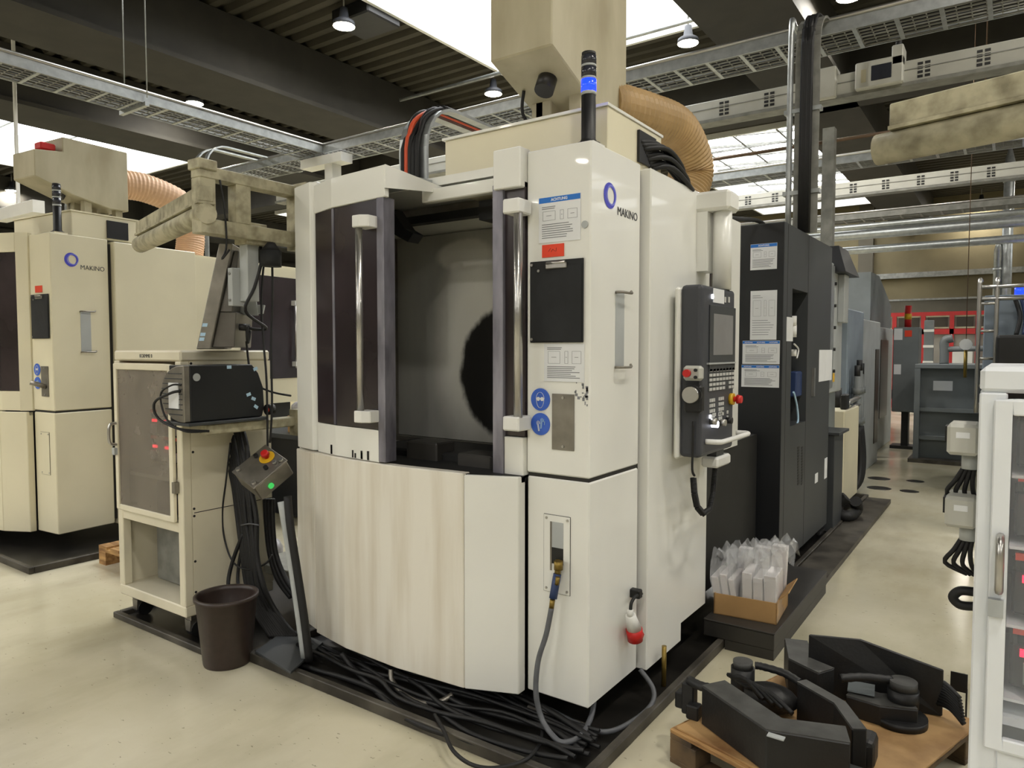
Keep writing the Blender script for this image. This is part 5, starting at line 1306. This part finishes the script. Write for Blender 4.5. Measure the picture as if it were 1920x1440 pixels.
# black cable over the cabinet to the near machine
top(B().tube([(-1.44, 3.9, 2.37), (-1.42, 4.4, 2.40), (-1.45, 5.0, 2.475), (-1.5, 5.5, 2.47)], .015, 7, 6), 'roof_cable', 'black_rubber', 'black cable from machine roof to the top of the charcoal cabinet', 'cable')
p = P(1448, 412, y=5.6)
top(B().box(-2.1, -1.50, 5.9, 6.0, 2.46, 2.54), 'roof_sign', 'white_plastic', 'low white box with red mark on top of the charcoal cabinet', 'box', bev=.005)
# cables falling from the near machine roof behind the top box
random.seed(12)
TG = E('cable_bunch', 'arching bunch of black cables on the near machine roof', 'cables', (-1.41, 3.3, 2.42))
for k in range(9):
    z = 2.53 - .012 * k; o = .02 * (k % 3)
    B().tube([(-1.40, 3.0 + .015 * k, z), (-1.38 + o, 3.15 + .01 * k, z + .02), (-1.39 + o, 3.35 + .02 * k, z - .03), (-1.42, 3.5 + .02 * k, 2.43)], .012, 7, 5).obj('cable', 'black_rubber', TG)

# ------------------------------------------------------------------ row of equipment down the aisle
def cab(name, label, cat, x0, x1, y0, y1, z0, z1, mm, doors=0, feet=False, bev=.01):
    e = E(name, label, cat, ((x0 + x1) / 2, (y0 + y1) / 2, z0))
    b = B().box(x0, x1, y0, y1, z0, z1).obj('body', mm, e, bev)
    return e, b
xr2 = -1.31
def ys(px, xq=xr2): return P(px, 600, x=xq).y
def zz_(px, py, xq=xr2): return P(px, py, x=xq).z
T, b = cab('valve_column', 'tall light grey column cabinet just past the charcoal cabinet', 'cabinet', -1.62, -1.36, 6.75, 7.5, 1.2, zz_(1570, 490), 'grey_light')
B().box(-1.36, -1.34, 6.8, 7.0, 1.25, 2.35).obj('riser', 'galv', T); B().box(-1.36, -1.30, 7.25, 7.45, 1.85, 2.3).obj('junction_box', 'grey_light', T, .006)
for k in range(5): B().cyl((-1.36, 7.1, 1.4 + k * .2), (-1.34, 7.1, 1.4 + k * .2), .015, 8).obj('bolt', 'black', T)
B().box(-1.361, -1.352, 7.05, 7.15, 1.3, 1.38).obj('yellow_plate', 'yellow', T)
B().box(-1.6, -1.4, 6.8, 7.45, .05, 1.2).obj('plinth', 'grey_tank', T)
top(B().hexa([(-1.75, 7.0, 2.3), (-1.25, 7.0, 2.3), (-1.25, 7.7, 2.3), (-1.75, 7.7, 2.3), (-1.7, 7.2, 2.56), (-1.35, 7.2, 2.56), (-1.35, 7.65, 2.56), (-1.7, 7.65, 2.56)]).box(-1.86, -1.78, 7.6, 7.68, .0, 2.3).box(-1.86, -1.6, 7.55, 7.7, 2.28, 2.32), 'black_hood', 'black', 'black sloped hood showing above the light grey column', 'hood')
T, b = cab('coolant_tank', 'cream coolant box low beside the dark pipes in the aisle', 'tank', -1.75, -1.33, 7.55, 8.35, .06, 1.0, 'paint_cream')
B().box(-1.40, -1.34, 7.7, 7.85, 1.0, 1.15).obj('pump', 'black', T, .01); B().cyl((-1.5, 8.0, 1.0), (-1.5, 8.0, 1.2), .06, 14).obj('pump_motor', 'black', T)
T, b = cab('small_stand', 'dark grey stand with a flat top beside the charcoal cabinet end', 'stand', -1.385, -1.24, 6.62, 7.0, .01, .86, 'charcoal', bev=.004)
B().box(-1.39, -1.20, 6.60, 7.05, .86, .885).obj('stand_top', 'charcoal', T, .003)
T, b = cab('switch_cabinet', 'pale blue grey tall switch cabinet in the aisle row', 'cabinet', -2.0, -1.50, 8.6, 9.6, .0, 2.05, 'blue_grey')
T, b = cab('switch_cabinet', 'light grey switch cabinet behind the vertical pipes', 'cabinet', -2.0, -1.55, 9.65, 11.3, .0, 1.98, 'grey_light')
B().box(-1.55, -1.54, 10.9, 11.2, .3, 1.6).obj('door_strip', 'window_dark', T)
T, b = cab('far_machine', 'far white machine with a sloped dark grey enclosure in the row', 'machine', -2.6, -1.72, 11.6, 14.0, .0, 1.95, 'grey_light')
B().prism([(11.8, 1.95), (14.0, 1.95), (14.0, 2.35), (12.6, 2.75), (11.8, 2.75)], -2.4, -1.76, 'x').obj('enclosure', 'grey_tank', T)
B().box(-1.72, -1.71, 12.6, 13.4, .5, 1.75).obj('window', 'window_dark', T); B().box(-1.72, -1.69, 12.2, 12.3, .8, 1.5).obj('handle', 'steel', T)
T, b = cab('far_machine', 'far beige machine before the red framed enclosure', 'machine', -3.2, -2.15, 14.6, 16.5, .0, 1.75, 'grey_box')
B().box(-2.15, -2.14, 15.0, 15.8, .8, 1.5).obj('window', 'window_dark', T)
# pipe stand
T = E('pipe_stand', 'cluster of grey vertical pipes with silver bends in the aisle row', 'pipes', (-1.4, 8.9, .05))
for k, (px, zt_) in enumerate(((1617, 1.3), (1622, 1.36), (1630, 1.32))):
    p = P(px, 700, x=-1.42); B().cyl((-1.42, 8.75 + k * .13, .05), (-1.42, 8.75 + k * .13, zt_), .035, 12).obj('riser_pipe', 'pipe_grey', T)
    for zv in (.35, .75, 1.1): B().cyl((-1.42, 8.75 + k * .13, zv), (-1.42, 8.75 + k * .13, zv + .07), .05, 12).obj('pipe_coupling', 'pipe_grey', T)
    B().cyl((-1.42, 8.75 + k * .13, zt_), (-1.42, 8.75 + k * .13, zt_ + .12), .03, 10).obj('vent_valve', 'black', T)
for zv in (1.06, .98): B().tube([(-1.42, 8.9, zv), (-1.38, 8.3, zv), (-1.36, 7.95, zv), (-1.36, 7.86, zv - .02), (-1.38, 7.85, zv - .08)], .025, 10, 5).obj('silver_bend', 'steel', T)
g = [P(1588, 932, z=.25), P(1572, 945, z=.18), P(1572, 962, z=.1), P(1590, 968, z=.08), P(1606, 955, z=.1), P(1604, 940, z=.2)]
top(B().tube(g, .05, 12, 8, rings=.1), 'drain_hose', 'black_rubber', 'black ribbed drain hose curled on the tray in the aisle', 'hose')
TG = E('drop_hoses', 'dark hoses dropping to the tray below the vertical pipes', 'hoses', (-1.36, 8.5, .03)); TG.name = 'hose_cluster'
for k in range(3):
    B().tube([(-1.36, 8.5 + k * .1, .75), (-1.33, 8.5 + k * .1, .4), (-1.34, 8.4 + k * .1, .15), (-1.42, 8.2 + k * .1, .03)], .03, 8, 5).obj('hose', 'black_rubber', TG)
# oil puddles on the aisle floor
for k, (px, py) in enumerate(((1648, 897), (1705, 921), (1648, 915), (1716, 902))):
    p = P(px, py, z=0); top(B().lathe((p.x, p.y, 0), [(.13 - .03 * (k % 2), 0), (.11 - .03 * (k % 2), .003)], 14), 'oil_puddle', 'tray_dark', ('rearmost left', 'nearest', 'front left', 'rear right')[k] + ' dark oil puddle on the aisle floor', 'puddle', 'oil puddles on the aisle floor')

# grey tank at the end of the aisle
T = E('settling_tank', 'big grey steel tank with ribs and white label at the aisle end', 'tank', (-.55, 12.2, 0))
x0_, x1_ = -1.14, -.2
B().box(x0_ + .05, x1_, 11.75, 12.9, .05, 1.33).obj('tank_body', 'grey_tank', T)
B().box(x0_, x1_ + .05, 11.62, 12.9, 1.33, 1.39).obj('top_flange', 'grey_tank', T, .006)
for z in (.32, .72): B().box(x0_ + .03, x1_, 11.66, 11.75, z, z + .05).obj('rib', 'grey_tank', T)
for x_ in (x0_ + .0, x1_ - .12): B().box(x_, x_ + .07, 11.62, 11.75, .0, 1.33).obj('stiffener', 'grey_tank', T)
B().box(x0_ - .05, x1_ + .2, 11.5, 13, 0, .05).obj('plinth', 'tray_steel', T)
p0, p1 = P(1750, 714, y=11.74), P(1786, 733, y=11.74); B().box(p0.x, p1.x, 11.738, 11.75, p1.z, p0.z).obj('white_label', 'paper', T)
p = P(1770, 685, y=12.1)
B().tube([(p.x, 12.1, 1.39), (p.x, 12.1, 1.55), (p.x, 12.1, 1.72), (p.x + .1, 12.1, 1.76)], .06, 12, 5).obj('pipe_elbow', 'pipe_grey', T)
B().cyl((p.x, 12.1, 1.60), (p.x + .75, 12.1, 1.62), .04, 12).obj('pipe_run', 'pipe_grey', T)
# grey switch box left of the tank
T, b = cab('switch_box', 'dark grey switch box with white and orange labels left of the tank', 'cabinet', -1.58, -1.22, 12.9, 13.3, .6, 1.95, 'grey_tank')
B().box(-1.57, -1.45, 12.895, 12.9, 1.75, 1.93).obj('white_label', 'paper', T); B().box(-1.42, -1.32, 12.895, 12.9, 1.80, 1.90).obj('orange_label', 'tag_orange', T); B().box(-1.56, -1.46, 12.895, 12.9, 1.2, 1.36).obj('white_label', 'paper', T)
B().box(-1.45, -1.35, 13.0, 13.2, .03, .6).obj('stand_leg', 'black', T); B().box(-1.6, -1.2, 12.95, 13.3, 0, .05).obj('stand_foot', 'black', T)
tw = B().cyl((-1.40, 13.1, 1.95), (-1.40, 13.1, 2.3), .05, 12).obj('warning_light', 'red', T); B().cyl((-1.40, 13.1, 2.08), (-1.40, 13.1, 2.17), .052, 12).obj('amber_segment', 'yellow', tw)
# filter unit with ladder at right
T, b = cab('filter_unit', 'blue grey filter unit with a steel ladder beyond the right trolley', 'machine', -.28, .6, 9.6, 11.0, .06, 2.2, 'blue_grey')
B().box(-.3, .6, 9.4, 9.62, .9, 1.0).obj('platform', 'galv', T)
for xq in (-.32, -.16): B().tube([(xq, 9.4, .9), (xq, 9.4, 2.2), (xq, 9.45, 2.36), (xq, 9.8, 2.38)], .022, 8, 4).obj('ladder_rail', 'steel', T)
for z in (1.2, 1.5, 1.8, 2.1): B().cyl((-.32, 9.4, z), (-.16, 9.4, z), .016, 8).obj('ladder_rung', 'steel', T)
for z in (2.28, 2.15): B().cyl((-.3, 9.4, z), (.6, 9.4, z), .022, 8).obj('hand_rail', 'steel', T)
B().box(-.15, .25, 9.0, 9.38, 1.35, 1.75).obj('pump_motor', 'black', T, .03, 2)
for k in range(4): B().tube([(.0 + k * .06, 9.5, 2.15), (.05 + k * .05, 9.45, 1.95), (.02 + k * .07, 9.4, 1.75)], .022, 7, 5).obj('pump_hose', 'blue_grip' if k == 1 else 'black_rubber', T)
B().box(-.2, .3, 9.05, 9.35, .0, 1.35).obj('pump_plinth', 'grey_tank', T)
p = P(1912, 546, y=14)
T = E('signal_tower', 'distant signal tower glowing blue at the right edge', 'signal tower', (p.x, 14, 0))
B().box(p.x - .4, p.x + .5, 13.9, 14.8, 0, 2.35).obj('cabinet', 'grey_light', T)
B().cyl((p.x, 14, 2.35), (p.x, 14, p.z - .08), .05, 12).obj('mast', 'black', T); B().cyl((p.x, 14, p.z - .07), (p.x, 14, p.z + .07), .07, 12).obj('blue_segment', 'blue_lamp', T)

# red framed enclosure near the back wall
yE = 22.0
def ex(px): return P(px, 600, y=yE).x
T = E('red_enclosure', 'grey machine enclosure with a red frame and window band near the back wall', 'enclosure', (ex(1740), yE + .6, 0))
xa, xb = ex(1560), ex(2000); zA = P(1740, 585, y=yE).z; zB = P(1740, 612 + 4, y=yE).z
B().box(xa, xb, yE + .06, yE + 2, .05, zA - .02).obj('body', 'enclosure_grey', T)
B().box(xa, xb, yE, yE + .06, zA - .1, zA).obj('frame_rail', 'red_frame', T)
zW = P(1740, 617, y=yE).z
B().box(xa, xb, yE, yE + .06, zW - .14, zW).obj('frame_rail', 'red_frame', T)
B().box(xa, xb, yE, yE + .06, .25, .5).obj('frame_rail', 'red_frame', T)
pxs = [1570, 1623, 1677, 1731, 1785, 1834, 1890, 1945]
for px in pxs:
    x_ = ex(px); B().box(x_ - .05, x_ + .05, yE, yE + .06, 0, zA - .1).obj('frame_post', 'red_frame', T)
for a_, b2 in zip(pxs, pxs[1:]):
    w_ = B().box(ex(a_) + .1, ex(b2) - .1, yE + .03, yE + .065, zW + .05, zA - .14).obj('window', 'window_dark', T)
    for q in ((ex(a_) + .06, ex(b2) - .06, zW + .01, zW + .05), (ex(a_) + .06, ex(b2) - .06, zA - .14, zA - .1)): B().box(q[0], q[1], yE + .02, yE + .06, q[2], q[3]).obj('window_frame', 'mist_paint', w_)
p = P(1740, 700, y=20)
T, b = cab('cable_column', 'narrow grey column with white rungs before the red enclosure', 'column', p.x - .1, p.x + .1, 19.9, 20.1, 0, 2.3, 'grey_tank')
for k in range(5): B().box(p.x - .11, p.x + .11, 19.88, 19.9, .5 + k * .38, .56 + k * .38).obj('rung', 'white_plastic', T)
T, b = cab('work_desk', 'white desk with a monitor before the red enclosure', 'desk', ex(1790), ex(1790) + 1.2, 19.6, 20.3, .0, 1.15, 'grey_light')
B().box(ex(1790) + .1, ex(1790) + .5, 19.8, 19.86, 1.2, 1.55).obj('monitor', 'white_plastic', T); B().box(ex(1790) + .28, ex(1790) + .32, 19.82, 19.86, 1.15, 1.2).obj('monitor_foot', 'grey_tank', T)

# ------------------------------------------------------------------ left background
# wood pallet beyond the trolley and clutter between machines
T = E('pallet', 'small wooden pallet on the floor behind the white trolley', 'pallet', (-5.25, 2.95, 0))
px0, py0 = -5.56, 2.55
for k in range(3):
    for j in range(3): B().box(px0 + k * .35, px0 + k * .35 + .1, py0 + j * .32, py0 + j * .32 + .12, .0, .1).obj('block', 'wood', T)
for j in range(3): B().box(px0, px0 + .8, py0 + j * .32, py0 + j * .32 + .12, .1, .12).obj('stringer', 'wood', T)
for k in range(5): B().box(px0 + k * .17, px0 + k * .17 + .12, py0, py0 + .76, .12, .14).obj('deck_board', 'wood', T)
# low bench and dark trestle seen between trolley and near machine
p = P(530, 1090, z=.25)
T = E('low_cart', 'low grey cart top behind the cable bundle', 'cart', (p.x, p.y, 0))
B().box(p.x - .3, p.x + .16, p.y, p.y + .5, .27, .32).obj('cart_top', 'galv_dull', T, .004)
for dx, dy in ((-.26, .05), (.10, .05), (-.26, .45), (.10, .45)): B().cyl((p.x + dx, p.y + dy, .0), (p.x + dx, p.y + dy, .27), .03, 10).obj('cart_leg', 'black', T)
p = P(525, 920, y=4.2)
T = E('dark_cabinet', 'low dark cabinet in the gap left of the near machine', 'cabinet', (p.x, 4.4, 0))
B().box(p.x - .45, p.x + .35, 4.2, 4.8, .05, .78).obj('body', 'black_panel', T, .01)
B().box(p.x - .5, p.x + .4, 4.15, 4.85, .78, .82).obj('top', 'charcoal', T)
for dx in (-.4, .3): B().box(p.x + dx - .03, p.x + dx + .03, 4.25, 4.31, 0, .05).obj('foot', 'black', T)
p2 = P(545, 900, y=4.2)
top(B().box(p2.x - .1, p2.x + .25, 4.25, 4.6, .825, .98), 'cardboard_carton', 'cardboard', 'brown carton on the dark cabinet in the gap', 'carton', bev=.004)
q = B(); q.blob((p2.x - .0, 4.42, 1.05), .2, .15, .075); top(q, 'plastic_bag', 'silver_bag', 'pale crumpled bag lying on the brown carton', 'bag')
q = B(); pq = P(500, 1050, y=3.2); q.blob((pq.x, 3.2, .12), .12, .12, .12); top(q, 'silver_bag', 'silver_bag', 'crumpled silver bag on the floor behind the cable bundle', 'bag')
# far machines of the row on the left, only their roofs and lamps show
p = P(60, 400, y=9)
T, b = cab('far_machine', 'distant cream machine top at the far left edge', 'machine', -15.5, -12.5, 6.5, 9.0, .0, 2.6, 'paint_cream')
B().box(-14.5, -13.2, 7, 8, 2.6, 3.2).obj('hopper', 'mist_paint', T); B().box(-13.0, -12.6, 6.48, 6.5, 1.2, 2.2).obj('window', 'smoked_glass', T)
T, b = cab('far_machine', 'cream machine row seen between the trolley and near machine', 'machine', -11.5, -8.6, 8.2, 10.5, .0, 2.45, 'paint_cream')
B().box(-10.5, -9.4, 8.6, 9.6, 2.45, 3.1).obj('hopper', 'mist_paint', T); B().box(-11.0, -9.2, 8.19, 8.2, 1.1, 2.2).obj('window', 'smoked_glass', T)
p = P(40, 382, z=3.6)
top(B().box(p.x - .9, p.x + .35, p.y, p.y + .15, 3.45, 3.62).box(p.x - .3, p.x - .26, p.y + .05, p.y + .09, 3.62, H), 'hanging_sign', 'white_plastic', 'white hanging aisle sign at the far left below the roof light', 'sign', bev=.004)
